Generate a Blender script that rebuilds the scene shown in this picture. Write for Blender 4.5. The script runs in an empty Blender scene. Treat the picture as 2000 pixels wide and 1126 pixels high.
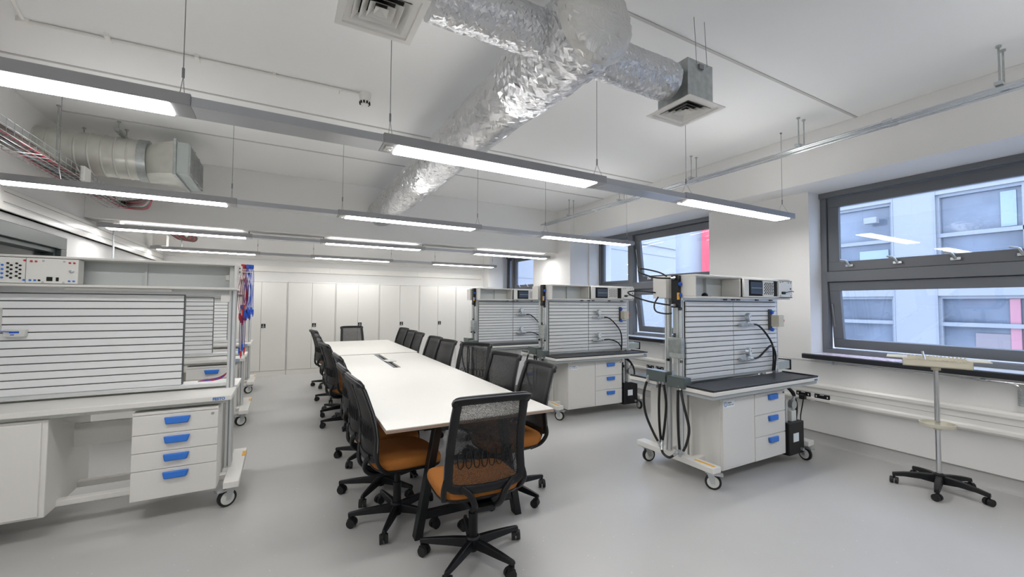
import bpy, bmesh, math, random
from mathutils import Vector, Matrix, noise
random.seed(7)
S = bpy.context.scene
COL = S.collection
PI = math.pi

# ------------------------------------------------------------------ materials
def lin(h):
    h = h.lstrip('#')
    o = []
    for i in (0, 2, 4):
        c = int(h[i:i+2], 16)/255
        o.append(c/12.92 if c <= .04045 else ((c+.055)/1.055)**2.4)
    return (o[0], o[1], o[2], 1)

def mat(name, col, rough=.5, metal=0., bump=None, spec=.5, var=None, coat=0.):
    m = bpy.data.materials.new(name); m.use_nodes = True
    nt = m.node_tree; b = nt.nodes['Principled BSDF']
    c = lin(col) if isinstance(col, str) else col
    b.inputs['Base Color'].default_value = c
    b.inputs['Roughness'].default_value = rough
    b.inputs['Metallic'].default_value = metal
    b.inputs['Specular IOR Level'].default_value = spec
    b.inputs['Coat Weight'].default_value = coat
    tc = nt.nodes.new('ShaderNodeTexCoord')
    if bump:
        sc, st, det = bump
        n = nt.nodes.new('ShaderNodeTexNoise'); n.inputs['Scale'].default_value = sc; n.inputs['Detail'].default_value = det
        nt.links.new(tc.outputs['Object'], n.inputs['Vector'])
        bp = nt.nodes.new('ShaderNodeBump'); bp.inputs['Strength'].default_value = st; bp.inputs['Distance'].default_value = .01
        nt.links.new(n.outputs['Fac'], bp.inputs['Height']); nt.links.new(bp.outputs['Normal'], b.inputs['Normal'])
    if var:
        sc, amt = var
        n = nt.nodes.new('ShaderNodeTexNoise'); n.inputs['Scale'].default_value = sc; n.inputs['Detail'].default_value = 4
        nt.links.new(tc.outputs['Object'], n.inputs['Vector'])
        r = nt.nodes.new('ShaderNodeValToRGB')
        r.color_ramp.elements[0].position = .3; r.color_ramp.elements[1].position = .7
        r.color_ramp.elements[0].color = tuple(x*(1-amt) for x in c[:3])+(1,)
        r.color_ramp.elements[1].color = tuple(min(1, x*(1+amt)) for x in c[:3])+(1,)
        nt.links.new(n.outputs['Fac'], r.inputs['Fac']); nt.links.new(r.outputs['Color'], b.inputs['Base Color'])
    return m

def emit(name, col, s):
    m = bpy.data.materials.new(name); m.use_nodes = True
    nt = m.node_tree; nt.nodes.clear()
    o = nt.nodes.new('ShaderNodeOutputMaterial'); e = nt.nodes.new('ShaderNodeEmission')
    e.inputs['Color'].default_value = col; e.inputs['Strength'].default_value = s
    nt.links.new(e.outputs[0], o.inputs[0]); return m

def thin(name, tint, rough=.02, fac=None, ior=1.5, gloss=(1, 1, 1, 1)):
    """thin clear sheet: looks through, with a Fresnel reflection"""
    m = bpy.data.materials.new(name); m.use_nodes = True
    nt = m.node_tree; nt.nodes.clear()
    o = nt.nodes.new('ShaderNodeOutputMaterial'); t = nt.nodes.new('ShaderNodeBsdfTransparent')
    t.inputs['Color'].default_value = tint
    g = nt.nodes.new('ShaderNodeBsdfGlossy'); g.inputs['Roughness'].default_value = rough; g.inputs['Color'].default_value = gloss
    mx = nt.nodes.new('ShaderNodeMixShader')
    if fac is None:
        f = nt.nodes.new('ShaderNodeFresnel')
        ge = nt.nodes.new('ShaderNodeNewGeometry'); mr = nt.nodes.new('ShaderNodeMapRange')   # same index on both faces of the sheet
        mr.inputs[3].default_value = ior; mr.inputs[4].default_value = 1/ior
        nt.links.new(ge.outputs['Backfacing'], mr.inputs[0]); nt.links.new(mr.outputs[0], f.inputs['IOR'])
        nt.links.new(f.outputs[0], mx.inputs[0])
    else:
        mx.inputs[0].default_value = fac
    nt.links.new(t.outputs[0], mx.inputs[1]); nt.links.new(g.outputs[0], mx.inputs[2]); nt.links.new(mx.outputs[0], o.inputs[0])
    return m

def mesh_fabric(name, col, clear):
    """woven see-through chair net: fine open weave over a dark thread"""
    m = bpy.data.materials.new(name); m.use_nodes = True
    nt = m.node_tree; b = nt.nodes['Principled BSDF']; o = nt.nodes['Material Output']
    b.inputs['Base Color'].default_value = lin(col); b.inputs['Roughness'].default_value = .6
    t = nt.nodes.new('ShaderNodeBsdfTransparent')
    tc = nt.nodes.new('ShaderNodeTexCoord'); v = nt.nodes.new('ShaderNodeTexVoronoi'); v.inputs['Scale'].default_value = 260
    nt.links.new(tc.outputs['Object'], v.inputs['Vector'])
    r = nt.nodes.new('ShaderNodeMapRange'); r.inputs[1].default_value = .15; r.inputs[2].default_value = .55
    r.inputs[3].default_value = clear+.22; r.inputs[4].default_value = clear-.22
    nt.links.new(v.outputs['Distance'], r.inputs[0])
    lw = nt.nodes.new('ShaderNodeLayerWeight'); lw.inputs['Blend'].default_value = .5
    fa = nt.nodes.new('ShaderNodeMapRange'); fa.inputs[1].default_value = 0; fa.inputs[2].default_value = .52; fa.inputs[3].default_value = 1; fa.inputs[4].default_value = .10
    nt.links.new(lw.outputs['Facing'], fa.inputs[0])          # a thread net closes up when seen at a slant
    mu = nt.nodes.new('ShaderNodeMath'); mu.operation = 'MULTIPLY'
    nt.links.new(r.outputs[0], mu.inputs[0]); nt.links.new(fa.outputs[0], mu.inputs[1])
    mx = nt.nodes.new('ShaderNodeMixShader')
    nt.links.new(mu.outputs[0], mx.inputs[0]); nt.links.new(b.outputs[0], mx.inputs[1]); nt.links.new(t.outputs[0], mx.inputs[2])
    nt.links.new(mx.outputs[0], o.inputs[0]); return m

def foil(name, col, scale, strength, rough):
    m = bpy.data.materials.new(name); m.use_nodes = True
    nt = m.node_tree; b = nt.nodes['Principled BSDF']
    b.inputs['Base Color'].default_value = lin(col); b.inputs['Metallic'].default_value = 1; b.inputs['Roughness'].default_value = rough
    tc = nt.nodes.new('ShaderNodeTexCoord')
    n1 = nt.nodes.new('ShaderNodeTexNoise'); n1.inputs['Scale'].default_value = scale; n1.inputs['Detail'].default_value = 5; n1.inputs['Distortion'].default_value = 1.2
    v = nt.nodes.new('ShaderNodeTexVoronoi'); v.inputs['Scale'].default_value = scale*1.6; v.feature = 'DISTANCE_TO_EDGE'
    ad = nt.nodes.new('ShaderNodeMath'); ad.operation = 'ADD'
    mu = nt.nodes.new('ShaderNodeMath'); mu.operation = 'MULTIPLY'; mu.inputs[1].default_value = .6
    nt.links.new(tc.outputs['Object'], n1.inputs['Vector'])
    wv = nt.nodes.new('ShaderNodeVectorMath'); wv.operation = 'ADD'
    nt.links.new(tc.outputs['Object'], wv.inputs[0]); nt.links.new(n1.outputs['Color'], wv.inputs[1])
    nt.links.new(wv.outputs[0], v.inputs['Vector'])
    nt.links.new(v.outputs['Distance'], mu.inputs[0]); nt.links.new(n1.outputs['Fac'], ad.inputs[0]); nt.links.new(mu.outputs[0], ad.inputs[1])
    bp = nt.nodes.new('ShaderNodeBump'); bp.inputs['Strength'].default_value = strength; bp.inputs['Distance'].default_value = .02
    nt.links.new(ad.outputs[0], bp.inputs['Height']); nt.links.new(bp.outputs['Normal'], b.inputs['Normal'])
    return m

def floor_mat():
    m = bpy.data.materials.new('grey_speckled_vinyl'); m.use_nodes = True
    nt = m.node_tree; b = nt.nodes['Principled BSDF']; b.inputs['Roughness'].default_value = .36
    tc = nt.nodes.new('ShaderNodeTexCoord')
    v = nt.nodes.new('ShaderNodeTexVoronoi'); v.inputs['Scale'].default_value = 14
    nt.links.new(tc.outputs['Object'], v.inputs['Vector'])
    r = nt.nodes.new('ShaderNodeValToRGB'); r.color_ramp.interpolation = 'CONSTANT'
    r.color_ramp.elements[0].color = (.75, .75, .74, 1); r.color_ramp.elements[1].position = .045; r.color_ramp.elements[1].color = (0, 0, 0, 1)
    nt.links.new(v.outputs['Distance'], r.inputs['Fac'])
    n = nt.nodes.new('ShaderNodeTexNoise'); n.inputs['Scale'].default_value = 1.1; n.inputs['Detail'].default_value = 8
    nt.links.new(tc.outputs['Object'], n.inputs['Vector'])
    r2 = nt.nodes.new('ShaderNodeValToRGB')
    r2.color_ramp.elements[0].position = .3; r2.color_ramp.elements[0].color = lin('#b0afad')
    r2.color_ramp.elements[1].position = .7; r2.color_ramp.elements[1].color = lin('#b6b5b3')
    nt.links.new(n.outputs['Fac'], r2.inputs['Fac'])
    mx = nt.nodes.new('ShaderNodeMix'); mx.data_type = 'RGBA'; mx.blend_type = 'LIGHTEN'; mx.inputs[0].default_value = .7
    nt.links.new(r2.outputs['Color'], mx.inputs[6]); nt.links.new(r.outputs['Color'], mx.inputs[7])
    nt.links.new(mx.outputs[2], b.inputs['Base Color'])
    n3 = nt.nodes.new('ShaderNodeTexNoise'); n3.inputs['Scale'].default_value = 160
    nt.links.new(tc.outputs['Object'], n3.inputs['Vector'])
    bp = nt.nodes.new('ShaderNodeBump'); bp.inputs['Strength'].default_value = .06; bp.inputs['Distance'].default_value = .002
    nt.links.new(n3.outputs['Fac'], bp.inputs['Height']); nt.links.new(bp.outputs['Normal'], b.inputs['Normal'])
    return m

M = dict(
    wall=mat('white_wall_paint', '#e6e5e3', .7, bump=(60, .02, 3)),
    ceil=mat('white_ceiling_paint', '#eaeae9', .8, bump=(40, .02, 3)),
    floor=floor_mat(),
    cove=mat('grey_vinyl_coving', '#8d8c8a', .5),
    joint=mat('pale_grey_joint_strip', '#bcbbb8', .6),
    white=mat('white_laminate', '#e2e0da', .35, var=(2, .01)),
    edge=mat('brown_laminate_edge', '#a58f80', .5),
    cab=mat('white_powder_coated_steel', '#dfddd8', .38, var=(1.5, .01)),
    cabin=mat('pale_grey_powder_coat', '#d3d4cf', .42, var=(2, .01)),
    shelfgrey=mat('light_grey_steel', '#c9cdcc', .45),
    alu=mat('anodised_aluminium', '#d9dbdb', .35, .35, var=(20, .02)),
    slat=mat('aluminium_slat', '#eceded', .4, .08),
    framegrey=mat('grey_steel_frame', '#aab0b2', .45),
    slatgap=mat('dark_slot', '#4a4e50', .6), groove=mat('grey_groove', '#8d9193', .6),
    blue=mat('blue_plastic', '#2f74d0', .35),
    blue2=mat('blue_cable_plastic', '#1f59c8', .4),
    red=mat('red_plastic', '#c02a2c', .4),
    redcable=mat('red_cable', '#a8263a', .45),
    purple=mat('violet_cable', '#5a3a86', .45),
    yellow=mat('yellow_plastic', '#f0b030', .5),
    black=mat('black_plastic', '#121315', .45, spec=.35),
    blackrub=mat('black_rubber', '#141415', .5),
    chairblk=mat('chair_black_plastic', '#141518', .42, spec=.35),
    piping=mat('grey_edge_piping', '#63656a', .5),
    orange=mat('tan_orange_fabric', '#a8692a', .9, bump=(600, .35, 2), var=(260, .12)),
    net=mesh_fabric('black_chair_net', '#0d0e11', .38),
    steelblack=mat('black_powder_coated_steel', '#131518', .42, spec=.4),
    mat_black=mat('black_rubber_mat', '#2b2d31', .42, var=(4, .12)),
    lamp_body=mat('silver_lamp_housing', '#a3a3a5', .45, .5),
    lamp_under=mat('silver_lamp_underside', '#b4b6ba', .3, .6),
    lens=emit('lit_lamp_lens', (1, .988, .975, 1), 19.),
    lens_up=emit('lit_lamp_top_lens', (1, .988, .975, 1), 8.),
    wire=mat('steel_wire', '#8b8c8e', .4, .8),
    foil=foil('crumpled_foil', '#d2d3d5', 26, .16, .16),
    foil2=foil('heavily_crumpled_foil', '#d4d5d7', 30, .25, .12),
    foilw=foil('pale_foil_jacket', '#dcdbd8', 6, .35, .38),
    galv=mat('galvanised_steel', '#b3b8b7', .38, .75, bump=(30, .08, 3), var=(24, .14)),
    galv2=mat('galvanised_duct_sheet', '#d2d2ca', .36, .4, bump=(6, .06, 3), var=(5, .12)),
    conduit=mat('bright_galvanised_conduit', '#cfd3d6', .22, .9),
    chrome=mat('chrome', '#d9dadb', .15, 1.),
    zinc=mat('zinc_plated_steel', '#c5c9cb', .28, .85),
    frame=mat('dark_grey_window_frame', '#6a6d72', .45),
    frame2=mat('dark_green_grey_frame', '#3d4846', .4),
    sill=mat('black_window_sill_edge', '#1f2126', .35),
    sillw=mat('pale_sill_top', '#d5d9e0', .3),
    glass=thin('clear_window_glass', (.93, .96, .98, 1)),
    acrylic=thin('clear_acrylic', (.97, .98, .98, 1), .02, .06),
    pvc=mat('white_plastic_trunking', '#e9e7e2', .3),
    cream=mat('cream_plastic', '#cfc9b6', .5, var=(8, .04)),
    greybox=mat('pale_grey_metal_box', '#b4bcba', .4, .2),
    dgreen=mat('dark_grey_green_bracket', '#6b7675', .32, .4),
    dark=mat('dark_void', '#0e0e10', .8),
    label=mat('white_sticker', '#e8eef2', .5),
    labelgrey=mat('grey_print', '#5a6068', .5),
    logo=mat('blue_print', '#3b78b8', .5),
    screen=mat('dark_blue_screen_panel', '#3d4a5c', .3),
    unitface=mat('white_control_panel', '#e4e3dd', .45),
    cablemix=mat('grey_red_cable_bundle', '#6b5a52', .6, bump=(40, .4, 3), var=(30, .5)),
    facade=mat('white_facade_panel', '#8b8c90', .5, var=(.5, .02)),
    facframe=mat('pale_grey_facade_frame', '#85888e', .5),
    facpane=mat('bluish_window_pane', '#666d78', .15, 0, var=(1.3, .25)),
    facblind=mat('grey_brown_blind', '#7d7477', .6),
    facblue=mat('pale_blue_blind', '#8b98aa', .6),
    facred=mat('red_cladding', '#b83848', .5), facpink=mat('faded_red_banner', '#a5727c', .5),
    paving=mat('pale_paving', '#8b8b8a', .8),
    corridor=mat('greenish_grey_wall', '#8d968a', .8),
    paper=mat('printed_paper', '#c9b9c6', .6, var=(30, .5)),
)

# ------------------------------------------------------------------ mesh builder
class MB:
    def __init__(s): s.v = []; s.f = []
    def add(s, vs, fs):
        b = len(s.v); s.v += [tuple(v) for v in vs]; s.f += [tuple(b+i for i in f) for f in fs]; return s
    def box(s, x0, x1, y0, y1, z0, z1, mt=None):
        vs = [Vector((x, y, z)) for z in (z0, z1) for y in (y0, y1) for x in (x0, x1)]
        if mt is not None: vs = [mt @ v for v in vs]
        return s.add(vs, [(0, 2, 3, 1), (4, 5, 7, 6), (0, 1, 5, 4), (2, 6, 7, 3), (0, 4, 6, 2), (1, 3, 7, 5)])
    def quad(s, *p): return s.add(p, [tuple(range(len(p)))])
    def cyl(s, p0, p1, r0, r1=None, n=16, caps=True):
        r1 = r0 if r1 is None else r1
        p0 = Vector(p0); p1 = Vector(p1); d = (p1-p0).normalized()
        a = d.orthogonal().normalized(); b = d.cross(a)
        vs = []
        for p, r in ((p0, r0), (p1, r1)):
            for i in range(n):
                t = 2*PI*i/n; vs.append(p+a*(r*math.cos(t))+b*(r*math.sin(t)))
        fs = [(i, (i+1) % n, n+(i+1) % n, n+i) for i in range(n)]
        if caps: fs += [tuple(reversed(range(n))), tuple(range(n, 2*n))]
        return s.add(vs, fs)
    def lathe(s, c, axis, prof, n=24):
        c = Vector(c); d = Vector(axis).normalized(); a = d.orthogonal().normalized(); b = d.cross(a)
        vs = []
        for r, h in prof:
            for i in range(n):
                t = 2*PI*i/n; vs.append(c+d*h+a*(r*math.cos(t))+b*(r*math.sin(t)))
        fs = []
        for k in range(len(prof)-1):
            for i in range(n):
                j = (i+1) % n; fs.append((k*n+i, k*n+j, (k+1)*n+j, (k+1)*n+i))
        fs.append(tuple(reversed(range(n)))); fs.append(tuple(range((len(prof)-1)*n, len(prof)*n)))
        return s.add(vs, fs)
    def tube(s, pts, r, n=8, closed=False, flat=None):
        """round (or flattened: flat=(w,h,up)) sweep along points; r number or list"""
        P = [Vector(p) for p in pts]; m = len(P)
        rs = r if isinstance(r, (list, tuple)) else [r]*m
        up = None; vs = []
        for i in range(m):
            if closed: d = (P[(i+1) % m]-P[i-1]).normalized()
            else: d = (P[min(i+1, m-1)]-P[max(i-1, 0)]).normalized()
            if flat:
                u = Vector(flat[2]); u = (u-d*u.dot(d))
                u = u.normalized() if u.length > 1e-4 else d.orthogonal().normalized()
                w = d.cross(u)
                for k in range(n):
                    t = 2*PI*k/n+PI/n
                    ct, st = math.cos(t), math.sin(t)
                    e = .5
                    vs.append(P[i]+w*(flat[0]/2*rs[i]*math.copysign(abs(ct)**e, ct))+u*(flat[1]/2*rs[i]*math.copysign(abs(st)**e, st)))
            else:
                if up is None: up = d.orthogonal().normalized()
                up = (up-d*up.dot(d)); up = up.normalized() if up.length > 1e-6 else d.orthogonal().normalized()
                w = d.cross(up)
                for k in range(n):
                    t = 2*PI*k/n; vs.append(P[i]+up*(rs[i]*math.cos(t))+w*(rs[i]*math.sin(t)))
        fs = []
        for i in range(m if closed else m-1):
            j = (i+1) % m
            for k in range(n):
                l = (k+1) % n; fs.append((i*n+k, i*n+l, j*n+l, j*n+k))
        if not closed: fs += [tuple(reversed(range(n))), tuple(range((m-1)*n, m*n))]
        return s.add(vs, fs)
    def prism(s, poly, axis, a, b):
        """poly in the plane across axis ('x': (y,z), 'y': (x,z), 'z': (x,y)), from a to b"""
        def mk(p, h): return (h, p[0], p[1]) if axis == 'x' else ((p[0], h, p[1]) if axis == 'y' else (p[0], p[1], h))
        n = len(poly)
        vs = [mk(p, a) for p in poly]+[mk(p, b) for p in poly]
        return s.add(vs, [(i, (i+1) % n, n+(i+1) % n, n+i) for i in range(n)]+[tuple(reversed(range(n))), tuple(range(n, 2*n))])
    def build(s, name, m, parent=None, bev=0, smooth=True, ang=35, seg=2, loc=None):
        me = bpy.data.meshes.new(name); me.from_pydata(s.v, [], s.f)
        bm = bmesh.new(); bm.from_mesh(me); bmesh.ops.recalc_face_normals(bm, faces=bm.faces[:]); bm.to_mesh(me); bm.free()
        me.materials.append(m)
        if smooth:
            me.polygons.foreach_set('use_smooth', [True]*len(me.polygons)); me.set_sharp_from_angle(angle=math.radians(ang))
        me.update()
        o = bpy.data.objects.new(name, me); COL.objects.link(o)
        if parent: o.parent = parent
        if loc: o.location = loc
        if bev:
            b = o.modifiers.new('bevel', 'BEVEL'); b.width = bev; b.segments = seg; b.limit_method = 'ANGLE'; b.angle_limit = math.radians(40); b.harden_normals = False
        return o

def cat(pts, k=8, closed=False):
    """Catmull-Rom through points"""
    P = [Vector(p) for p in pts]; n = len(P); out = []
    for i in range(n if closed else n-1):
        if closed: a, b, c, d = P[i-1], P[i], P[(i+1) % n], P[(i+2) % n]
        else: a, b, c, d = P[max(i-1, 0)], P[i], P[i+1], P[min(i+2, n-1)]
        for j in range(k):
            t = j/k
            out.append(.5*((2*b)+(c-a)*t+(2*a-5*b+4*c-d)*t*t+(3*b-a-3*c+d)*t*t*t))
    if not closed: out.append(P[-1])
    return out

def tag(o, label=None, catg=None, group=None, kind=None):
    if label: o['label'] = label
    if catg: o['category'] = catg
    if group: o['group'] = group
    if kind: o['kind'] = kind
    return o

def thing(name, label, catg, loc=(0, 0, 0), rz=0, group=None, kind=None):
    o = bpy.data.objects.new(name, None); COL.objects.link(o)
    o.location = loc; o.rotation_euler = (0, 0, rz); o.empty_display_size = .1
    return tag(o, label, catg, group, kind)

def copy_tree(o, parent=None):
    c = o.copy(); COL.objects.link(c)
    if parent: c.parent = parent
    for ch in list(o.children): copy_tree(ch, c)
    return c

def text(name, s, size, m, parent, mtx, bold=0.):
    cu = bpy.data.curves.new(name, 'FONT'); cu.body = s; cu.size = size; cu.extrude = .0006; cu.offset = bold
    t = bpy.data.objects.new(name, cu); COL.objects.link(t)
    bpy.context.view_layer.update()
    me = bpy.data.meshes.new_from_object(t.evaluated_get(bpy.context.evaluated_depsgraph_get()))
    bpy.data.objects.remove(t); bpy.data.curves.remove(cu)
    me.name = name; me.materials.clear(); me.materials.append(m)
    o = bpy.data.objects.new(name, me); COL.objects.link(o); o.parent = parent; o.matrix_local = mtx
    return o
FRONT = Matrix.Rotation(PI/2, 4, 'X')            # text facing -y
def at(x, y, z, r=FRONT): return Matrix.Translation((x, y, z)) @ r

# ------------------------------------------------------------------ room constants
XL, XR, YB, YF, ZC = -2.10, 5.20, 10.35, -3.2, 3.33
XB, ZB = 4.84, 2.79          # beam over the windows
ZS = .915                    # window sill underside
WIN1, WIN2, WIN3 = (-2.7, 2.51), (3.77, 6.37), (8.41, 10.22)

# ------------------------------------------------------------------ setting
tag(MB().box(-4.2, 5.75, YF, YB+.2, -.12, 0).build('floor', M['floor'], smooth=False), kind='structure')
tag(MB().box(XL-.3, 5.75, YF, YB+.2, ZC, ZC+.15).build('ceiling', M['ceil'], smooth=False), kind='structure')
tag(MB().box(XL-.3, 5.75, YB, YB+.2, 0, ZC).build('wall_back', M['wall'], smooth=False), kind='structure')
tag(MB().box(XL-.3, 5.75, YF-.2, YF, -.12, ZC+.15).build('wall_front', M['wall'], smooth=False), kind='structure')
w = MB()
w.box(XR, 5.75, YF, YB, 0, ZS)                       # apron under the windows
for a, b in ((YF, WIN1[0]), (WIN1[1], WIN2[0]), (WIN2[1], WIN3[0]), (WIN3[1], YB)):
    w.box(XR, 5.75, a, b, ZS, ZC)
for a, b in (WIN1, WIN2, WIN3): w.box(5.46, 5.75, a, b, 2.80, ZC)
w.box(4.76, XR, 6.40, 7.72, 0, ZC)                   # two piers that stand out to the beam
w.box(4.78, XR, 10.0, YB, 0, ZC)
tag(w.build('wall_right', M['wall'], smooth=False), kind='structure')
tag(MB().box(XB, 5.46, YF, YB, ZB, ZC).build('trim_1', M['wall'], bev=.004), kind='structure')
tag(MB().box(XL, XB, 6.80, 7.24, 2.50, ZC).build('trim_2', M['wall'], bev=.004), kind='structure')
w = MB()
LW = (2.2, 6.33, .95, 2.18)
w.box(XL-.15, XL, YF, LW[0], 0, ZC); w.box(XL-.15, XL, LW[1], YB, 0, ZC)
w.box(XL-.15, XL, LW[0], LW[1], 0, LW[2]); w.box(XL-.15, XL, LW[0], LW[1], LW[3], ZC)
tag(w.build('wall_left', M['wall'], smooth=False), kind='structure')
w = MB(); w.box(-4.2, -4.05, 0, 8, 0, ZC); w.box(-4.05, XL-.15, 0, .1, 0, ZC); w.box(-4.05, XL-.15, 7.9, 8, 0, ZC); w.box(-4.2, XL-.3, 0, 8, ZC, ZC+.1)
tag(w.build('wall_corridor', M['corridor'], smooth=False), kind='structure')
for i, (y, x0, x1) in enumerate(((1.9, XL, XB), (4.45, XL, XB), (5.55, -1.9, XB)), 3):
    tag(MB().box(x0, x1, y-.011, y+.011, ZC-.006, ZC).build('trim_%d' % i, M['joint'], smooth=False), kind='structure')
b = MB(); b.prism([(XR, 0), (XR-.05, 0), (XR-.02, .012), (XR-.008, .04), (XR-.006, .11), (XR, .11)], 'y', YF, YB)
tag(b.build('baseboard_right', M['floor']), kind='structure')
tag(MB().box(XR-.009, XR, YF, YB, .108, .118).build('trim_9', M['cove'], smooth=False), kind='structure')
b = MB(); b.prism([(XL, 0), (XL+.05, 0), (XL+.02, .012), (XL+.008, .04), (XL+.006, .11), (XL, .11)], 'y', YF, YB)
tag(b.build('baseboard_left', M['floor']), kind='structure')
# sills
for i, (a, b_) in enumerate((WIN1, WIN2, WIN3), 6):
    t = thing('trim_%d' % i, None, None, (0, 0, 0), kind='structure')
    e = b_+.045 if i == 6 else b_-.01
    MB().box(5.085, 5.135, a+.01, e, ZS+.002, ZS+.055).build('sill_nosing', M['sill'], t, bev=.008)
    MB().box(5.135, 5.47, a+.01, b_-.005, ZS+.002, ZS+.05).build('sill_board', M['sillw'], t)

# windows -------------------------------------------------------------------
def bar(mb, x, y0, y1, z0, z1, d=.07): mb.box(x, x+d, min(y0, y1), max(y0, y1), z0, z1)
def sash_ring(mb, x, y0, y1, z0, z1, t, d=.06, mt=None):
    for a in ((y0, y1, z0, z0+t), (y0, y1, z1-t, z1), (y0, y0+t, z0+t, z1-t), (y1-t, y1, z0+t, z1-t)):
        mb.box(x, x+d, a[0], a[1], a[2], a[3], mt)
def latch(parent, x, y, z):
    m = MB(); m.box(x-.035, x-.02, y-.035, y+.035, z-.055, z-.03); m.cyl((x-.03, y, z-.045), (x-.06, y+.02, z+.01), .012, n=10)
    m.cyl((x-.06, y+.02, z+.01), (x-.075, y+.07, z+.025), .009, n=8)
    m.build('window_latch', M['zinc'], parent, bev=.002)
def make_window(n, y0, y1, x, mull, open_up, open_lo, trans=(1.77, 1.885), top=2.79, bot=.965):
    t = thing('window_%d' % n, None, None, kind='structure')
    f = MB()
    sash_ring(f, x, y0, y1, bot-.01, top, .06, .1)
    bar(f, x-.015, y0+.06, y1-.06, trans[0], trans[1], .1)
    for m in mull: bar(f, x-.02, m-.05, m+.05, bot, top-.05, .11)
    f.box(x-.03, x, y0, y1, top-.06, top)
    f.build('frame', M['frame'], t, bev=.004)
    edges = [y0+.06]+sum([[m-.05, m+.05] for m in mull], [])+[y1-.06]
    for k in range(0, len(edges), 2):
        a, b_ = edges[k], edges[k+1]
        wide = (b_-a) > .9
        for (z0, z1, op, tt) in ((trans[1], top-.065, open_up if wide else 0, .105), (bot+.05, trans[0], open_lo if wide else 0, .1)):
            tt = tt if wide else .05
            mt = Matrix.Translation((x+.02, 0, z1)) @ Matrix.Rotation(-math.radians(op), 4, 'Y') @ Matrix.Translation((-(x+.02), 0, -z1))
            s = MB(); sash_ring(s, x+.02, a+.006, b_-.006, z0+.004, z1-.004, tt, .055, mt)
            so = s.build('sash', M['frame'], t, bev=.004)
            p = MB(); p.box(x+.045, x+.051, a+tt, b_-tt, z0+tt, z1-tt, mt); p.build('pane', M['glass'], so, smooth=False)
            if wide and op:
                g = MB()
                for yy in (a+.03, b_-.03): g.cyl((x+.03, yy, z1-.25), (x+.02+math.sin(math.radians(op))*(z1-z0)*.8, yy, z0+(z1-z0)*.3), .007, n=6)
                g.build('window_stay', M['zinc'], t)
    return t
w1 = make_window(1, WIN1[0], WIN1[1], 5.45, [-.35], 0, 7)
for y in (2.235, 1.825, 1.407, 1.002): latch(w1, 5.48, y, 1.985)
w2 = make_window(2, WIN2[0], WIN2[1], 5.44, [5.50], 7, 8)
latch(w2, 5.48, 5.1, 1.985)
w3 = make_window(3, WIN3[0], WIN3[1], 5.44, [9.88], 0, 6)
latch(w3, 5.48, 9.5, 1.985); latch(w3, 5.48, 9.1, 1.985)
t = thing('window_4', None, None, kind='structure')
f = MB(); sash_ring(f, XL-.13, LW[0], LW[1], LW[2], LW[3], .13, .15); f.build('frame', M['frame2'], t, bev=.005)
f = MB(); sash_ring(f, XL-.12, LW[0]+.13, LW[1]-.13, LW[2]+.13, LW[3]-.13, .045, .1); f.build('glazing_bead', M['frame2'], t, bev=.004)
MB().box(XL-.09, XL-.084, LW[0]+.17, LW[1]-.17, LW[2]+.17, LW[3]-.17).build('pane', M['glass'], t, smooth=False)

# ------------------------------------------------------------------ outside
tag(MB().box(5.9, 60, -40, 60, -6.2, -6).build('ground_outside', M['paving'], smooth=False), kind='structure')
bd = thing('office_building', 'pale office building with rows of windows seen through the large window', 'building', (12, 0, -6))
WCOL = [(-6.6, -3.9), (-2.9, .25), (.95, 3.39), (4.09, 6.9), (7.55, 8.5)]
ROWS = [(.55, 1.72), (2.12, 3.84)]
fw = MB()
zs = [-6]+[z for r in ROWS for z in r]+[6.2]
for k in range(0, len(zs), 2): fw.box(0, .6, -9, 8.6, zs[k]+6, zs[k+1]+6)
ys = [-9]+[y for c in WCOL for y in c]+[8.6]
for r in ROWS:
    for k in range(0, len(ys), 2): fw.box(0, .6, ys[k], ys[k+1], r[0]+6, r[1]+6)
fw.build('facade_wall', M['facade'], bd, smooth=False)
jl = MB()
for y in (3.39, 4.09, .95, 6.9): jl.box(-.012, 0, y-.012, y+.012, 0, 12)
for z in (1.93, 3.93): jl.box(-.012, 0, -9, 8.6, z+6-.012, z+6+.012)
jl.build('cladding_joint', M['facframe'], bd, smooth=False)
rr = random.Random(3)
for r in ROWS:
    for (a, b) in WCOL:
        fr = MB(); z0, z1 = r[0]+6, r[1]+6
        sash_ring(fr, .06, a, b, z0, z1, .06, .1)
        n = max(1, round((b-a)/1.2)); cuts = [a+(b-a)*i/n for i in range(1, n)]
        for c in cuts: fr.box(.05, .16, c-.04, c+.04, z0, z1)
        zm = z0+(z1-z0)*.5; fr.box(.05, .16, a, b, zm-.04, zm+.04)
        fo = fr.build('facade_window', M['facframe'], bd)
        MB().box(.14, .15, a+.05, b-.05, z0+.05, z1-.05).build('pane', M['facpane'], fo, smooth=False)
        bl = MB()
        ce = [a]+cuts+[b]
        for i in range(len(ce)-1):
            if rr.random() < .75:
                q = rr.uniform(.1, .5)*(ce[i+1]-ce[i]); zz = rr.choice([z0+.08, zm+.06]); bl.box(.115, .135, ce[i]+.12, ce[i]+.12+q, zz, zz+(z1-z0)*rr.uniform(.25, .4))
        if bl.v: bl.build('window_blind', M[rr.choice(['facblind', 'facblue', 'facblue'])], fo, smooth=False)
MB().box(-.16, 0, 4.32, 4.56, 3.40+6, 3.54+6).build('air_vent', M['facade'], bd, bev=.01)
MB().box(.10, .13, 2.28, 2.42, .62+6, 1.66+6).build('red_banner', M['facpink'], bd, bev=.01)
MB().box(-.03, .6, 8.62, 8.95, 0, 12.2).build('red_cladding', M['facred'], bd, smooth=False)
MB().cyl((.9, 9.75, 0), (.9, 9.75, 12.2), .78, n=40).build('round_column', M['facade'], bd)
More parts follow.
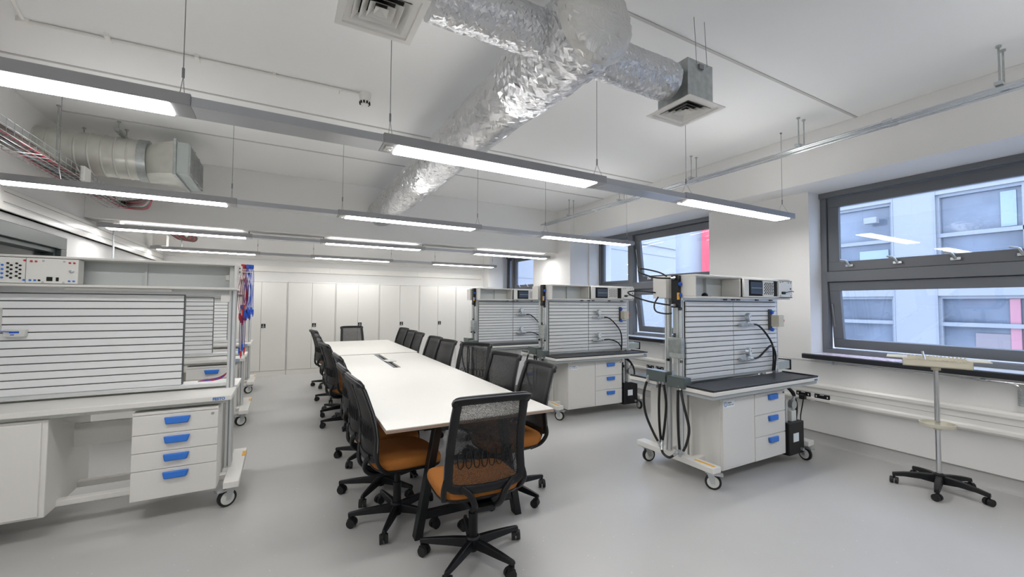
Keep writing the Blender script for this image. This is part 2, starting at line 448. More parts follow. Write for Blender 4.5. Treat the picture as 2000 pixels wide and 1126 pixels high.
wg = thing('white_wing_building', 'plain white angled building wing seen through the middle window', 'building', (12, 16, -6), math.atan2(.21, .978))
MB().box(-5, 20, 0, .5, 0, 11.0).build('wing_wall', M['facade'], wg, smooth=False)
m = MB(); m.box(-5, 20, -.03, 0, 10.42, 10.47); m.box(-5, 20, -.08, .55, 10.95, 11.05); m.box(-5, 20, -.02, 0, 8.6, 8.63)
m.build('cladding_joint', M['facframe'], wg, smooth=False)
bk = thing('rear_office_building', 'distant pale building above the white wing with blue glass', 'building', (20, 34, -6))
MB().box(-9, 30, 0, 1, 0, 16).build('facade_wall', M['facade'], bk, smooth=False)
for i in range(9):
    MB().box(-8.6+i*4.2, -5.4+i*4.2, -.05, 0, 11.5, 14.2).build('facade_window', M['facpane'], bk, smooth=False)

# ------------------------------------------------------------------ pendant lights
SECT = [(-1.93, -.48), (.565, 2.03), (3.08, 4.60)]
def pendant(y, rz, label, ztop):
    t = thing('pendant_light', label, 'light', (0, y, 2.40), rz, 'rows of pendant lights')
    for a, b in SECT: MB().box(a-.085, b+.085, 0, .17, .006, .062).build('housing', M['lamp_body'], t, bev=.004)
    for a, b in ((SECT[0][1]+.085, SECT[1][0]-.085), (SECT[1][1]+.085, SECT[2][0]-.085)):
        MB().box(a, b, .004, .166, .006, .052).build('connecting_channel', M['lamp_under'], t, bev=.003)
    for a, b in SECT:
        MB().box(a, b, .012, .158, .0, .0062).build('lens', M['lens'], t, smooth=False)
        MB().box(a+.06, b-.06, .045, .125, .062, .064).build('top_lens', M['lens_up'], t, smooth=False)
    for x in (.52, 3.035):
        m = MB(); m.box(x-.02, x+.02, .05, .11, -.004, .0065); m.cyl((x, .08, -.012), (x, .08, -.002), .013, n=12); m.build('sensor', M['unitface'], t, bev=.002)
    for x in (-1.60, -.44, .53, 2.09, 3.10, 4.60):
        m = MB(); hz = min(.20, ztop-2.40-.02)
        if ztop-2.40 > hz+.04: m.cyl((x, .085, hz), (x, .085, ztop-2.40), .0022, n=6)
        m.cyl((x, .085, hz-.035), (x, .085, hz+.012), .006, n=8)
        for s in (-1, 1): m.cyl((x, .085, hz-.03), (x, .085+s*.065, .055), .0016, n=5)
        m.cyl((x, .085, ztop-2.40-.012), (x, .085, ztop-2.40), .01, n=10)
        m.build('suspension_wire', M['wire'], t)
    return t
pendant(2.385, 0, 'silver pendant light row nearest the camera, above the near end of the long table', ZC)
pendant(4.60, .012, 'second silver pendant light row, hanging below the foil duct', ZC)
pendant(6.90, .010, 'third silver pendant light row, right under the white ceiling beam', 2.50)
pendant(9.27, .015, 'farthest silver pendant light row, just before the white cupboards', ZC)
pendant(.15, 0, 'silver pendant light row overhead behind the photograph viewpoint', ZC)
for (y, lb) in ((6.98, 'small white junction box on the left end of the third light row'), (9.35, 'small white junction box on the left end of the farthest light row')):
    m = MB(); m.box(-1.99, -1.80, y-.09, y+.09, 2.466, 2.497 if y < 8 else 2.66); m.box(-1.96, -1.9, y-.1, y-.09, 2.475, 2.49)
    tag(m.build('junction_box', M['pvc'], bev=.006), lb, 'junction box')

# ------------------------------------------------------------------ ducts
def ringtube(axis, c, stations, n=64, amp=0., fr=6., seed=0, jit=0.):
    """round duct along axis ('x'/'y'); stations = [(pos, radius)], lightly crumpled; jit breaks the skin into foil facets"""
    mb = MB(); vs = []; m = len(stations); rj = random.Random(int(seed*10)+1)
    for k_, (p, r) in enumerate(stations):
        dp = abs(stations[min(k_+1, m-1)][0]-stations[max(k_-1, 0)][0])/2
        for i in range(n):
            t = 2*PI*(i+(rj.uniform(-.35, .35) if jit else 0)+(.5 if jit and k_ % 2 else 0))/n
            pp = p+(rj.uniform(-.35, .35)*dp if jit and 0 < k_ < m-1 else 0)
            if axis == 'y': d = Vector((math.cos(t), 0, math.sin(t))); o = Vector((c[0], pp, c[1]))
            else: d = Vector((0, math.cos(t), math.sin(t))); o = Vector((pp, c[0], c[1]))
            q = o+d*r
            k = amp*(noise.noise(q*fr+Vector((seed, 0, 0)))+.5*noise.noise(q*fr*2.7)) if amp else 0
            k += jit*rj.uniform(-1, 1)
            vs.append(q+d*k)
    fs = []
    for a in range(m-1):
        for i in range(n):
            j = (i+1) % n; q = (a*n+i, a*n+j, (a+1)*n+j, (a+1)*n+i)
            if jit: fs += [(q[0], q[1], q[3]), (q[1], q[2], q[3])] if a % 2 else [(q[0], q[1], q[2]), (q[0], q[2], q[3])]
            else: fs.append(q)
    fs += [tuple(reversed(range(n))), tuple(range((m-1)*n, m*n))]
    return mb.add(vs, fs)
dt = thing('insulated_duct', 'large foil wrapped air duct running along the ceiling into the beam', 'duct', (1.34, 4, 2.92))
def loc_mesh(mb, org): mb.v = [tuple(Vector(v)-Vector(org)) for v in mb.v]; return mb
org = (1.34, 4, 2.92)
st = [(2.25+(6.795-2.25)*i/130, .2+.004*math.sin(i*.5)) for i in range(131)]
loc_mesh(ringtube('y', (1.34, 2.92), st, amp=.006, jit=.003), org).build('main_duct', M['foil'], dt, ang=14)
st = [(1.56, .20), (1.62, .218)]+[(1.62+.7*i/30, .222-.012*i/30) for i in range(1, 31)]
loc_mesh(ringtube('y', (1.34, 2.92), st, amp=.012, fr=9, seed=4, jit=.0055), org).build('duct_junction', M['foil2'], dt, ang=10)
st = [(1.51, .002), (1.512, .03), (1.516, .06), (1.521, .09), (1.527, .12), (1.533, .15), (1.541, .18), (1.555, .205), (1.575, .218), (1.60, .222)]
loc_mesh(ringtube('y', (1.34, 2.92), st, amp=.006, fr=7, seed=9, jit=.0014), org).build('duct_end_cap', M['foilw'], dt, ang=25)
for nm, x0, x1 in (('branch_duct', 1.42, 2.11), ('branch_duct', .56, 1.26)):
    st = [(x0+(x1-x0)*i/50, .117+(.02 if (i < 7 and x0 > 1) or (i > 43 and x0 < 1) else 0)) for i in range(51)]
    loc_mesh(ringtube('x', (1.81, 2.91), st, amp=.005, fr=10, seed=x0*3, jit=.0024), org).build(nm, M['foil'], dt, ang=14)
def diffuser(x, y, z, label, wire_rot):
    t = thing('ceiling_diffuser', label, 'air vent', (x, y, z), 0, 'square air diffusers on plenum boxes')
    W = .17; m = MB()
    # flange and nested square louvres
    def ring(a, b, za, zb):
        A = [(-a, -a, za), (a, -a, za), (a, a, za), (-a, a, za)]; B = [(-b, -b, zb), (b, -b, zb), (b, b, zb), (-b, b, zb)]
        m.add(A+B, [(i, (i+1) % 4, 4+(i+1) % 4, 4+i) for i in range(4)])
    ring(W, W-.027, 0, 0); ring(W, W, 0, .006); ring(W, .112, .006, .006); ring(W-.027, W-.05, 0, .028)
    for k, a in enumerate((.112, .082, .054)):
        ring(a, a-.027, .001, .024); ring(a, a-.002, .001, .002); ring(a-.002, a-.029, .002, .026)
    ring(.028, .0005, .0, .02); ring(.028, .028, .0, .004)
    o = m.build('diffuser_grille', M['cab'], t, smooth=False)
    MB().box(-.118, .118, -.118, .118, .03, .275).build('plenum_box', M['galv'], t, bev=.002)
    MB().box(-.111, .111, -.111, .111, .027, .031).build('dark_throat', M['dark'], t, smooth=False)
    m = MB()
    for s in (-1, 1):
        m.cyl((s*.05, -.128, .25), (s*.05+.03, -.09, ZC-z), .002, n=5)
    m.box(-.02, .02, -.128, -.116, .225, .255)
    m.build('hanger_wire', M['wire'], t)
    return t
diffuser(2.275, 1.815, 2.755, 'square ceiling diffuser on galvanised box at the right end of the foil branch duct', 0)
diffuser(.345, 1.825, 2.755, 'square ceiling diffuser at the top edge, left end of the foil branch duct', 0)

# spiral duct at left
sp = thing('spiral_duct', 'bare galvanised spiral duct coming through the left wall', 'duct', (-1.5, 5.72, 2.985))
so = (-1.5, 5.72, 2.985)
st = []
for i in range(120):
    x = -2.098+(.768)*i/119; st.append((x, .205+(.006 if (i % 15) in (0, 1) else 0)))
loc_mesh(ringtube('x', (5.72, 2.985), st), so).build('round_duct', M['galv2'], sp, ang=30)
loc_mesh(ringtube('x', (5.72, 2.985), [(-1.345, .216), (-1.27, .216)]), so).build('joint_band', M['galv'], sp)
m = MB(); n = 48; vs = []
for x, k in ((-1.28, 0), (-1.14, .6), (-1.0, 1)):
    for i in range(n):
        t = 2*PI*i/n; c, s = math.cos(t), math.sin(t)
        q = max(abs(c), abs(s)); ry, rz_ = .40*c/q, .165*s/q
        vs.append((x, 5.75+(.205*c)*(1-k)+ry*k, 2.975+(.205*s)*(1-k)+rz_*k))
m.add(vs, [(a*n+i, a*n+(i+1) % n, (a+1)*n+(i+1) % n, (a+1)*n+i) for a in range(2) for i in range(n)])
loc_mesh(m, so).build('duct_transition', M['galv2'], sp, ang=30)
m = MB(); m.box(-1.01, -.985, 5.33, 6.17, 2.79, 3.16); loc_mesh(m, so).build('flange', M['galv'], sp, bev=.003)
m = MB(); m.box(-.985, -.885, 5.35, 6.15, 2.815, 3.135); loc_mesh(m, so).build('grille_box', M['greybox'], sp, bev=.003)
m = MB()
for i in range(13): m.box(-.886, -.872, 5.38, 6.12, 2.835+i*.0225, 2.847+i*.0225)
for y in (5.36, 5.62, 5.88, 6.13): m.box(-.885, -.87, y-.012, y+.012, 2.82, 3.13)
loc_mesh(m, so).build('grille', M['galv'], sp)
m = MB(); m.quad((-1.12, 5.44, 3.05), (-1.06, 5.42, 3.09), (-1.03, 5.38, 3.0), (-1.09, 5.41, 2.97)); loc_mesh(m, so).build('paper_label', M['label'], sp, smooth=False)
def hanger(x, y0, y1, label, drop=.62):
    t = thing('duct_hanger', label, 'bracket', (x, (y0+y1)/2, ZC), 0)
    h = (y1-y0)/2
    for s in (-1, 1):
        m = MB(); m.cyl((0, s*h, -drop), (0, s*h, 0), .006, n=8); m.cyl((0, s*h, -.012), (0, s*h, 0), .016, n=10)
        m.build('threaded_rod', M['galv'], t)
    m = MB(); m.box(-.02, .02, -h-.06, h+.06, -drop+.01, -drop+.04); m.build('channel', M['galv'], t, bev=.003)
hanger(-1.88, 5.42, 6.0, 'threaded rod hanger holding the spiral duct near the left wall')
hanger(-1.50, 5.60, 5.84, 'short threaded rod hanger above the spiral duct, nearer its grille end', .13)

# cable basket along the left wall
ct = thing('cable_tray', 'wire basket cable tray carrying red and grey cables along the left wall', 'cable tray', (-1.78, 4.9, 2.64))
m = MB()
for x, z in ((-.11, .10), (-.11, .05), (-.11, 0), (-.05, 0), (0, 0), (.05, 0), (.11, 0), (.11, .05), (.11, .10)): m.cyl((x, -2.6, z), (x, 1.88, z), .003, n=5)
for i in range(46):
    y = -2.58+i*.099
    m.tube([(-.11, y, .10), (-.11, y, 0), (.11, y, 0), (.11, y, .10)], .003, n=5)
m.build('basket', M['zinc'], ct)
rg = random.Random(5)
for k in range(9):
    x = -.085+.02*k; pts = [(x+rg.uniform(-.012, .012), -2.6+i*.56, .018+rg.uniform(0, .025)) for i in range(8)]
    ex = x*.3
    pts += [(ex+.02, 1.55, .03), (.06+ex*.3, 1.80, .01+.008*k), (.30, 1.62-.03*k, -.02+.006*k), (.42, 1.30-.02*k, .03)]
    MB().tube(cat(pts, 5), .013 if k % 3 else .017, n=7).build('cable', M[['redcable', 'cablemix', 'steelblack', 'dgreen', 'redcable', 'cablemix', 'steelblack', 'redcable', 'cablemix'][k]], ct)
m = MB(); m.box(.10, .135, .40, .55, -.02, .12); m.build('junction_box', M['pvc'], ct, bev=.006)
ct2 = thing('cable_tray', 'short cable tray end with bundled cables emerging beyond the ceiling beam', 'cable tray', (-1.45, 8.0, 2.5))
for k in range(6):
    MB().tube(cat([(-.12+.02*k, -.72, .14), (-.08+.025*k, -.2, .05), (0+.03*k, .3, -.01-.004*k), (.14+.02*k, .12, .0), (.2, -.2, .05)], 6), .016, n=7).build('cable', M[['cablemix', 'redcable', 'cablemix'][k % 3]], ct2)
m = MB()
for x in (-.14, -.05, .05, .14): m.cyl((x, -.74, .02+.1), (x+.08, .28, -.03), .003, n=5)
m.build('basket', M['zinc'], ct2)
for x, y, z in ((.05, -.3, -.02), (-.14, -.6, .1)): MB().cyl((x, y, z), (x, y, ZC-2.501), .005, n=6).build('hanger_rod', M['zinc'], ct2)

# conduits along the window beam
cb = thing('conduit_run', 'bundle of three bright metal conduits hung below the ceiling by the windows', 'conduit', (4.42, 2.5, 3.03))
for dx, dz in ((-.06, .0), (0, .006), (.06, 0)): MB().cyl((dx, -5.6, dz), (dx, 4.32, dz), .0125, n=12).build('conduit_pipe', M['conduit'], cb)
m = MB()
for y in (-1.62, -.32, .90, 2.15, 3.40):
    for dx in (-.055, .04):
        m = MB(); m.cyl((dx, y, .03), (dx, y, ZC-3.032), .006, n=8); m.cyl((dx, y, ZC-3.044), (dx, y, ZC-3.032), .015, n=10); m.build('threaded_rod', M['galv'], cb)
m = MB()
for y in (-1.62, -.32, .90, 2.15, 3.40): m.box(-.1, .1, y-.02, y+.02, .012, .035)
for y in (-1.0, 1.5, 2.8):
    for dx in (-.06, .06): m.cyl((dx, y-.03, 0), (dx, y+.03, 0), .017, n=12)
m.build('conduit_clamp', M['zinc'], cb, bev=.002)
# ceiling conduit and smoke detector
m = MB(); m.cyl((-1.52, 3.86, ZC-.012), (.555, 3.78, ZC-.012), .011, n=10); m.cyl((-1.52, 3.86, ZC-.012), (-1.30, 2.6, ZC-.012), .011, n=10)
m.lathe((-1.52, 3.86, ZC), (0, 0, -1), [(.035, 0), (.035, .03), (.03, .034)], 16)
for x in (-1.1, -.6, -.1, .4): m.box(x-.012, x+.012, 3.78, 3.87, ZC-.026, ZC)
tag(m.build('ceiling_conduit', M['pvc']), 'thin white conduit along the ceiling leading to the smoke detector', 'conduit')
sd = thing('smoke_detector', 'round white smoke detector on the ceiling left of the foil duct', 'smoke detector', (.59, 3.775, ZC))
MB().lathe((0, 0, 0), (0, 0, -1), [(.05, 0), (.052, .03), (.045, .045), (.045, .075), (.03, .105), (.012, .11)], 24).build('detector_body', M['pvc'], sd)
m = MB()
for i in range(10):
    t = 2*PI*i/10; m.box(.028, .046, -.006, .006, -.098, -.078, Matrix.Rotation(t, 4, 'Z'))
m.build('detector_slots', M['dark'], sd)

# ------------------------------------------------------------------ trunking, sockets, pipe
t = thing('dado_trunking', 'white two-channel cable trunking along the wall below the windows', 'trunking', (5.1985, 3.5, .55))
m = MB(); m.prism([(0, -.105), (-.05, -.105), (-.065, -.085), (-.065, -.06), (-.05, -.05), (-.05, .045), (-.065, .055), (-.065, .085), (-.05, .105), (0, .105)], 'y', -6.4, 2.85)
m.prism([(0, -.105), (-.05, -.105), (-.065, -.085), (-.065, -.06), (-.05, -.05), (-.05, .045), (-.065, .055), (-.065, .085), (-.05, .105), (0, .105)], 'y', 4.25, 6.4)
m.build('trunking_body', M['pvc'], t, bev=.005)
m = MB(); m.box(-.0515, -.05, -6.4, 2.85, -.003, -.001); m.build('lid_seam', M['labelgrey'], t, smooth=False)
def socket(y, label):
    t = thing('wall_socket', label, 'socket', (5.15, y, .497), 0)
    MB().box(-.012, 0, -.073, .073, -.043, .043).build('face_plate', M['black'], t, bev=.004)
    m = MB(); m.box(-.015, -.011, -.058, -.048, .008, .026); m.box(-.015, -.011, .048, .058, .008, .026); m.box(-.014, -.011, -.02, .02, .032, .038)
    m.build('rocker_switch', M['label'], t, bev=.001)
socket(2.57, 'black double wall socket with plug, just right of the nearest workstation')
socket(2.385, 'black double wall socket, first one clear of the nearest workstation')
socket(4.80, 'black double wall socket behind the middle workstation, farther of two')
socket(4.61, 'black double wall socket behind the middle workstation, nearer of two')
t = thing('steel_pipe', 'thin steel pipe with clips running below the window sill', 'pipe', (5.15, 0, .89))
m = MB(); m.tube(cat([(0, 4.6, .0), (0, 3, 0), (0, 1.12, 0), (0, 1.05, -.002), (0, 1.0, -.02), (0, .985, -.06)], 6), .009, n=10); m.build('pipe', M['chrome'], t)
for y in (4.05, 2.27, 1.19):
    m = MB(); m.cyl((0, y-.014, 0), (0, y+.014, 0), .016, n=12); m.box(0, .048, y-.008, y+.008, -.008, .008)
    m.build('pipe_clip', M['zinc'], t)
m = MB(); pts = [(.018*math.cos(i*.7), .985+.018*math.sin(i*.7), -.05-.0013*i) for i in range(100)]; m.tube(pts, .004, n=6); m.build('spring_hose_end', M['zinc'], t)
tag(loc_mesh(MB().box(5.16, 5.42, 1.75, 2.42, ZS+.05, ZS+.054), (0, 0, 0)).build('leaflet', M['paper'], smooth=False), 'printed leaflets lying flat on the near window sill', 'leaflet')
t = thing('wall_trunking', 'glossy white cable trunking along the top of the left wall', 'trunking', (XL, 4, 2.35))
m = MB(); m.box(0, .055, -6.5, 6.3, -.10, .10); m.box(0, .065, -6.5, 6.3, -.10, -.045); m.build('trunking_body', M['pvc'], t, bev=.006)
m = MB(); m.box(.0655, .0665, -6.5, 6.3, -.035, -.031); m.box(.055, .0562, -6.5, 6.3, .055, .059); m.build('lid_seam', M['labelgrey'], t, smooth=False)
m = MB(); m.box(.05, .07, .95, 1.0, -.1, .1); m.build('joint_cover', M['pvc'], t, bev=.004)
m = MB(); m.cyl((XL+.085, 7.49, .0), (XL+.085, 7.49, 2.50), .011, n=10)
tag(m.build('vertical_conduit', M['conduit']), 'thin vertical metal conduit on the left wall under the third light row', 'conduit')
t = thing('wall_trunking', 'white cable trunking along the back wall above the cupboards', 'trunking', (1.2, YB, 2.22))
m = MB(); m.box(-3.2, 3.5, -.05, 0, -.065, .055); m.build('trunking_body', M['pvc'], t, bev=.005)
m = MB(); m.box(-3.2, 3.5, -.03, 0, .19, .215); m.build('upper_conduit', M['pvc'], t, bev=.004)
m = MB(); m.box(-.28, -.15, -.058, -.05, -.05, .045); m.box(1.75, 1.77, -.06, -.05, -.06, .06); m.build('outlet_plate', M['pvc'], t, bev=.003)

# ------------------------------------------------------------------ cupboards
CW = .932
def cupboard(i, label):
    x0 = -.845+i*CW
    t = thing('steel_cupboard', label, 'cupboard', (x0+CW/2, 9.90, 0), 0, 'row of white steel cupboards')
    H = CW/2-.003
    m = MB(); m.box(-H, H, .02, .42, .0, 1.935); m.box(-H, H, .0, .02, 0, .10); m.box(-H, H, 0, .02, 1.915, 1.935)
    m.box(-H, -H+.012, 0, .02, .1, 1.915); m.box(H-.012, H, 0, .02, .1, 1.915)
    m.build('cabinet_body', M['cab'], t, bev=.002)
    MB().box(-H+.012, H-.012, .0185, .0205, .1, 1.915).build('door_gap_shade', M['slatgap'], t, smooth=False)  # dark plate stands in for the shade inside the door gaps
    for s in (0, 1):
        a, b = (-H+.0145, -.0022) if s == 0 else (.0022, H-.0145)
        d = MB().box(a, b, -.004, .018, .104, 1.911).build('door', M['cab'], t, bev=.003)
        if s == 1:
            MB().box(a+.006, a+.082, -.009, -.003, .98, 1.06).build('lock_plate', M['black'], d, bev=.006)
            m = MB(); m.lathe((a+.044, -.009, 1.035), (0, -1, 0), [(.012, 0), (.012, .012), (.008, .014)], 14); m.prism([(a+.018, 1.012), (a+.07, 1.012), (a+.06, .992), (a+.044, .987), (a+.028, .992)], 'y', -.014, -.008)
            m.build('lock_handle', M['zinc'], d, bev=.001)
for i, lb in enumerate(['white steel cupboard at the left end of the row, beside the far left bench', 'white steel cupboard, second in the row, left of the far end chair',
                        'white steel cupboard behind the chair at the far table end', 'white steel cupboard, fourth in the row, behind the right-hand chair backs',
                        'white steel cupboard, fifth in the row, left of the far workstation', 'white steel cupboard at the right end of the row, behind the far workstation']):
    cupboard(i, lb)

# ------------------------------------------------------------------ meeting table
def table(name, label, org, rz, L, legs, slot):
    t = thing(name, label, 'table', org, rz)
    W = 1.18; h = W/2
    top = MB()
    if slot:
        s0, s1 = slot
        for (a, b, c, d) in ((-h, -.045, 0, L), (.045, h, 0, L), (-.045, .045, 0, s0), (-.045, .045, s1, L)):
            top.box(a, b, c, d, .722, .745)
    else: top.box(-h, h, 0, L, .722, .745)
    top.build('tabletop', M['white'], t, smooth=False)
    e = MB()
    for a, b, c, d in ((-h-.001, h+.001, -.0015, 0), (-h-.001, h+.001, L, L+.0015), (-h-.0015, -h, 0, L), (h, h+.0015, 0, L)): e.box(a, b, c, d, .7235, .7405)
    e.build('edge_band', M['edge'], t, smooth=False)
    for y, wide in legs:
        m = MB(); wb, wt = (.36, .235) if wide else (.10, .08)
        for s in (-1, 1):
            m.add([(s*wb-.025, y-.035, 0), (s*wb+.025, y-.035, 0), (s*wb+.025, y+.035, 0), (s*wb-.025, y+.035, 0),
                   (s*wt-.025, y-.035, .70), (s*wt+.025, y-.035, .70), (s*wt+.025, y+.035, .70), (s*wt-.025, y+.035, .70)],
                  [(0, 3, 2, 1), (4, 5, 6, 7), (0, 1, 5, 4), (1, 2, 6, 5), (2, 3, 7, 6), (3, 0, 4, 7)])
        m.box(-wb+.03, wb-.03, y-.02, y+.02, .112, .162); m.box(-.45, .45, y-.03, y+.03, .685, .722)
        m.build('trestle_leg', M['steelblack'], t, bev=.004)
    m = MB()
    for s in (-.3, .3): m.box(s-.025, s+.025, legs[0][0], legs[-1][0], .67, .722)
    m.build('frame_beam', M['steelblack'], t)
    if slot:
        MB().box(-.05, .05, slot[0], slot[1], .60, .63).build('cable_trough', M['dark'], t)
        m = MB(); m.box(-.04, .0, slot[0]+.05, slot[1]-.05, .735, .741); m.build('slot_brush', M['labelgrey'], t)
        m = MB(); m.box(-.02, .10, slot[0]+.5, slot[0]+.66, .746, .757, Matrix.Translation((0, slot[0]+.5, 0)) @ Matrix.Rotation(.15, 4, 'Z') @ Matrix.Translation((0, -slot[0]-.5, 0))); m.build('slot_lid', M['cabin'], t, bev=.003)
    return t
TR = math.radians(-1.2)
def tpt(x, y):
    o = Vector((1.147, 2.545)); c, s = math.cos(TR), math.sin(TR)
    return (o.x+x*c-y*s, o.y+x*s+y*c, 0)
table('meeting_table', 'long white meeting table with central cable slot, near section', tpt(0, 0), TR, 3.86, [(.13, 1), (1.9, 0), (3.73, 0)], (2.42, 3.855))
table('meeting_table', 'white meeting table section at the far end by the cupboards', tpt(.03, 3.876)[:2]+(.006,), TR, 2.32, [(.13, 0), (2.19, 1)], None)

# ------------------------------------------------------------------ chair
def make_chair():
    t = thing('office_chair', 'x', 'chair', group='mesh back office chairs around the table')
    # seat cushion: superellipse, front is +y
    def sq(w, d, yo, zf, n=40, e=.5):
        out = []
        for i in range(n):
            a = 2*PI*i/n; c, s = math.cos(a), math.sin(a)
            x = w*math.copysign(abs(c)**e, c); y = d*math.copysign(abs(s)**e, s)
            if y > 0: x *= 1
            out.append((x, yo+y, zf(y/d)))
        return out
    def shell(levels, closed=True):
        mb = MB(); n = len(levels[0]); vs = [p for l in levels for p in l]
        fs = [(a*n+i, a*n+(i+1) % n, (a+1)*n+(i+1) % n, (a+1)*n+i) for a in range(len(levels)-1) for i in range(n)]
        fs += [tuple(reversed(range(n))), tuple(range((len(levels)-1)*n, len(levels)*n))]
        return mb.add(vs, fs)
    dz = lambda v: (-.025*max(0, v)**3)+(.008*max(0, -v)**2)
    lv = []
    for k, (sc, h) in enumerate(((.97, .425), (1.0, .44), (1.01, .462), (.985, .482), (.9, .493), (.6, .498), (.2, .499))):
        lv.append(sq(.245*sc, .235*sc, .03, lambda v, h=h: h+dz(v)))
    shell(lv).build('seat', M['orange'], t, ang=80)
    lv = []
    for sc, h in ((.72, .385), (.9, .40), (.985, .415), (1.0, .428)):
        lv.append(sq(.243*sc, .233*sc, .03, lambda v, h=h: h+dz(v)))
    shell(lv).build('seat_shell', M['chairblk'], t, ang=80)
    # backrest profile: height -> y
    prof = [(.50, -.195), (.56, -.195), (.64, -.19), (.72, -.199), (.80, -.217), (.88, -.243), (.94, -.266), (.975, -.286), (.995, -.312)]
    def yz(h):
        for (a, ya), (b, yb) in zip(prof, prof[1:]):
            if h <= b: k = (h-a)/(b-a); return ya+(yb-ya)*k
        return prof[-1][1]
    def half(h):                       # half width of the back
        k = (h-.50)/.495
        return .236-.026*k
    def curve(x, h): return yz(h)-.035*(1-(x/.24)**2)*(1 if h < .9 else max(0, 1-(h-.9)/.12))
    N, K = 13, 24
    net = MB(); vs = []
    for j in range(K):
        h = .515+(.985-.515)*j/(K-1)
        for i in range(N):
            x = (half(h)-.02)*(-1+2*i/(N-1)); vs.append((x, curve(x, h), h))
    net.add(vs, [(j*N+i, j*N+i+1, (j+1)*N+i+1, (j+1)*N+i) for j in range(K-1) for i in range(N-1)])
    net.build('backrest_mesh', M['net'], t, ang=180)
    loop = []
    hs = [.56+.04*i for i in range(11)]
    for h in hs: loop.append((half(h)-.018, curve(half(h)-.018, h), h))
    top = [(.205, .978), (.19, .992), (.12, .996), (0, .997), (-.12, .996), (-.19, .992), (-.205, .978)]
    for x, h in top: loop.append((x, curve(x, min(h, .995)), h))
    for h in reversed(hs): loop.append((-(half(h)-.018), curve(half(h)-.018, h), h))
    for x, h in ((-.21, .525), (-.18, .505), (-.09, .497), (0, .495), (.09, .497), (.18, .505), (.21, .525)): loop.append((x, curve(x, h), h))
    m = MB(); m.tube(cat(loop, 3, True), 1.0, n=8, closed=True, flat=(.046, .026, (0, 1, 0)))
    m.build('backrest_frame', M['chairblk'], t, ang=60)
    # pale piping along both outer edges and the top
    pp = [(-half(h)-.006, curve(half(h), h)-.004, h) for h in hs]+[(x*1.1, curve(x, min(h, .995))-.012, h+.012) for x, h in reversed(top)]+[(half(h)+.006, curve(half(h), h)-.004, h) for h in reversed(hs)]
    MB().tube(cat(pp, 3), .0035, n=6).build('edge_piping', M['piping'], t, ang=60)
    # lumbar support: a row of upright oval rings
    m = MB()
    for i in range(8):
        cx = -.154+.044*i
        m.tube([(cx+.017*math.copysign(abs(math.cos(a))**.8, math.cos(a)), curve(cx, .66)-.012, .66+.046*math.copysign(abs(math.sin(a))**.8, math.sin(a))) for a in [2*PI*k/18 for k in range(18)]], .0032, n=6, closed=True)
    m.build('lumbar_support', M['chairblk'], t, ang=60)
    # two curved arms that carry the back
    for s in (-1, 1):
        m = MB(); m.tube(cat([(s*.15, curve(.15, .52)-.006, .515), (s*.105, -.24, .475), (s*.075, -.235, .41), (s*.062, -.17, .365), (s*.055, -.04, .362)], 6), 1., n=8, flat=(.034, .028, (0, 1, .2)))
        m.build('back_arm', M['chairblk'], t, ang=60)
        m = MB(); m.tube(cat([(s*.222, curve(.22, .56), .57), (s*.238, -.20, .50), (s*.225, -.155, .435), (s*.19, -.08, .40)], 6), 1., n=8, flat=(.024, .03, (1, 0, 0)))
        m.build('side_bracket', M['chairblk'], t, ang=60)
    m = MB(); m.box(-.075, .075, -.10, .11, .345, .392); m.box(-.06, .06, -.2, -.08, .35, .378); m.cyl((.07, .03, .37), (.2, .05, .372), .006, n=8); m.box(.19, .24, .035, .065, .366, .378)
    m.build('tilt_mechanism', M['black'], t, bev=.008)
    m = MB(); m.cyl((0, 0, .09), (0, 0, .26), .027, n=16); m.cyl((0, 0, .26), (0, 0, .35), .02, n=16); m.build('gas_lift', M['black'], t)
    hub = MB().lathe((0, 0, .04), (0, 0, 1), [(.018, -.005), (.03, 0), (.038, .03), (.044, .075), (.034, .085)], 20).build('base_hub', M['chairblk'], t)
    for k in range(5):
        a = 2*PI*k/5; R = Matrix.Rotation(a, 4, 'Z')
        m = MB()
        sec = [(.03, .026, .062, .115), (.12, .024, .068, .112), (.23, .020, .07, .104), (.305, .016, .072, .096), (.318, .012, .074, .092)]
        vs = []
        for x, w, z0, z1 in sec: vs += [R @ Vector((x, -w, z0)), R @ Vector((x, w, z0)), R @ Vector((x, w*.6, z1)), R @ Vector((x, -w*.6, z1))]
        fs = [(i*4+q, i*4+(q+1) % 4, (i+1)*4+(q+1) % 4, (i+1)*4+q) for i in range(len(sec)-1) for q in range(4)]+[(3, 2, 1, 0), (16, 17, 18, 19)]
        m.add(vs, fs); m.build('base_leg', M['chairblk'], hub, bev=.004)
        m = MB(); ca = a+1.1+.8*k; d = Vector((math.cos(ca), math.sin(ca), 0)); q = R @ Vector((.308, 0, 0)); n_ = Vector((-d.y, d.x, 0))
        for s in (-1, 1): m.cyl(q+d*.018+n_*(s*.006)+Vector((0, 0, .029)), q+d*.018+n_*(s*.026)+Vector((0, 0, .029)), .029, n=18)
        m.cyl(q+Vector((0, 0, .05)), q+Vector((0, 0, .085)), .009, n=8); m.cyl(q+d*.012+n_*-.02+Vector((0, 0, .045)), q+d*.012+n_*.02+Vector((0, 0, .045)), .02, n=12)
        m.build('caster', M['blackrub'], hub)
    return t
chair0 = make_chair(); used = [False]
def chair(bx, by, rz, base, label):
    """bx,by: middle of the top of the back; chair faces local +y turned by rz"""
    o = chair0 if not used[0] else copy_tree(chair0); used[0] = True
    d = Vector((-math.sin(rz), math.cos(rz)))
    o.location = (bx+d.x*.285, by+d.y*.285, 0); o.rotation_euler = (0, 0, rz); o['label'] = label
    for ch in o.children:
        if ch.name.startswith('base_hub'): ch.rotation_euler = (0, 0, base-rz)
    return o
R_ = math.radians
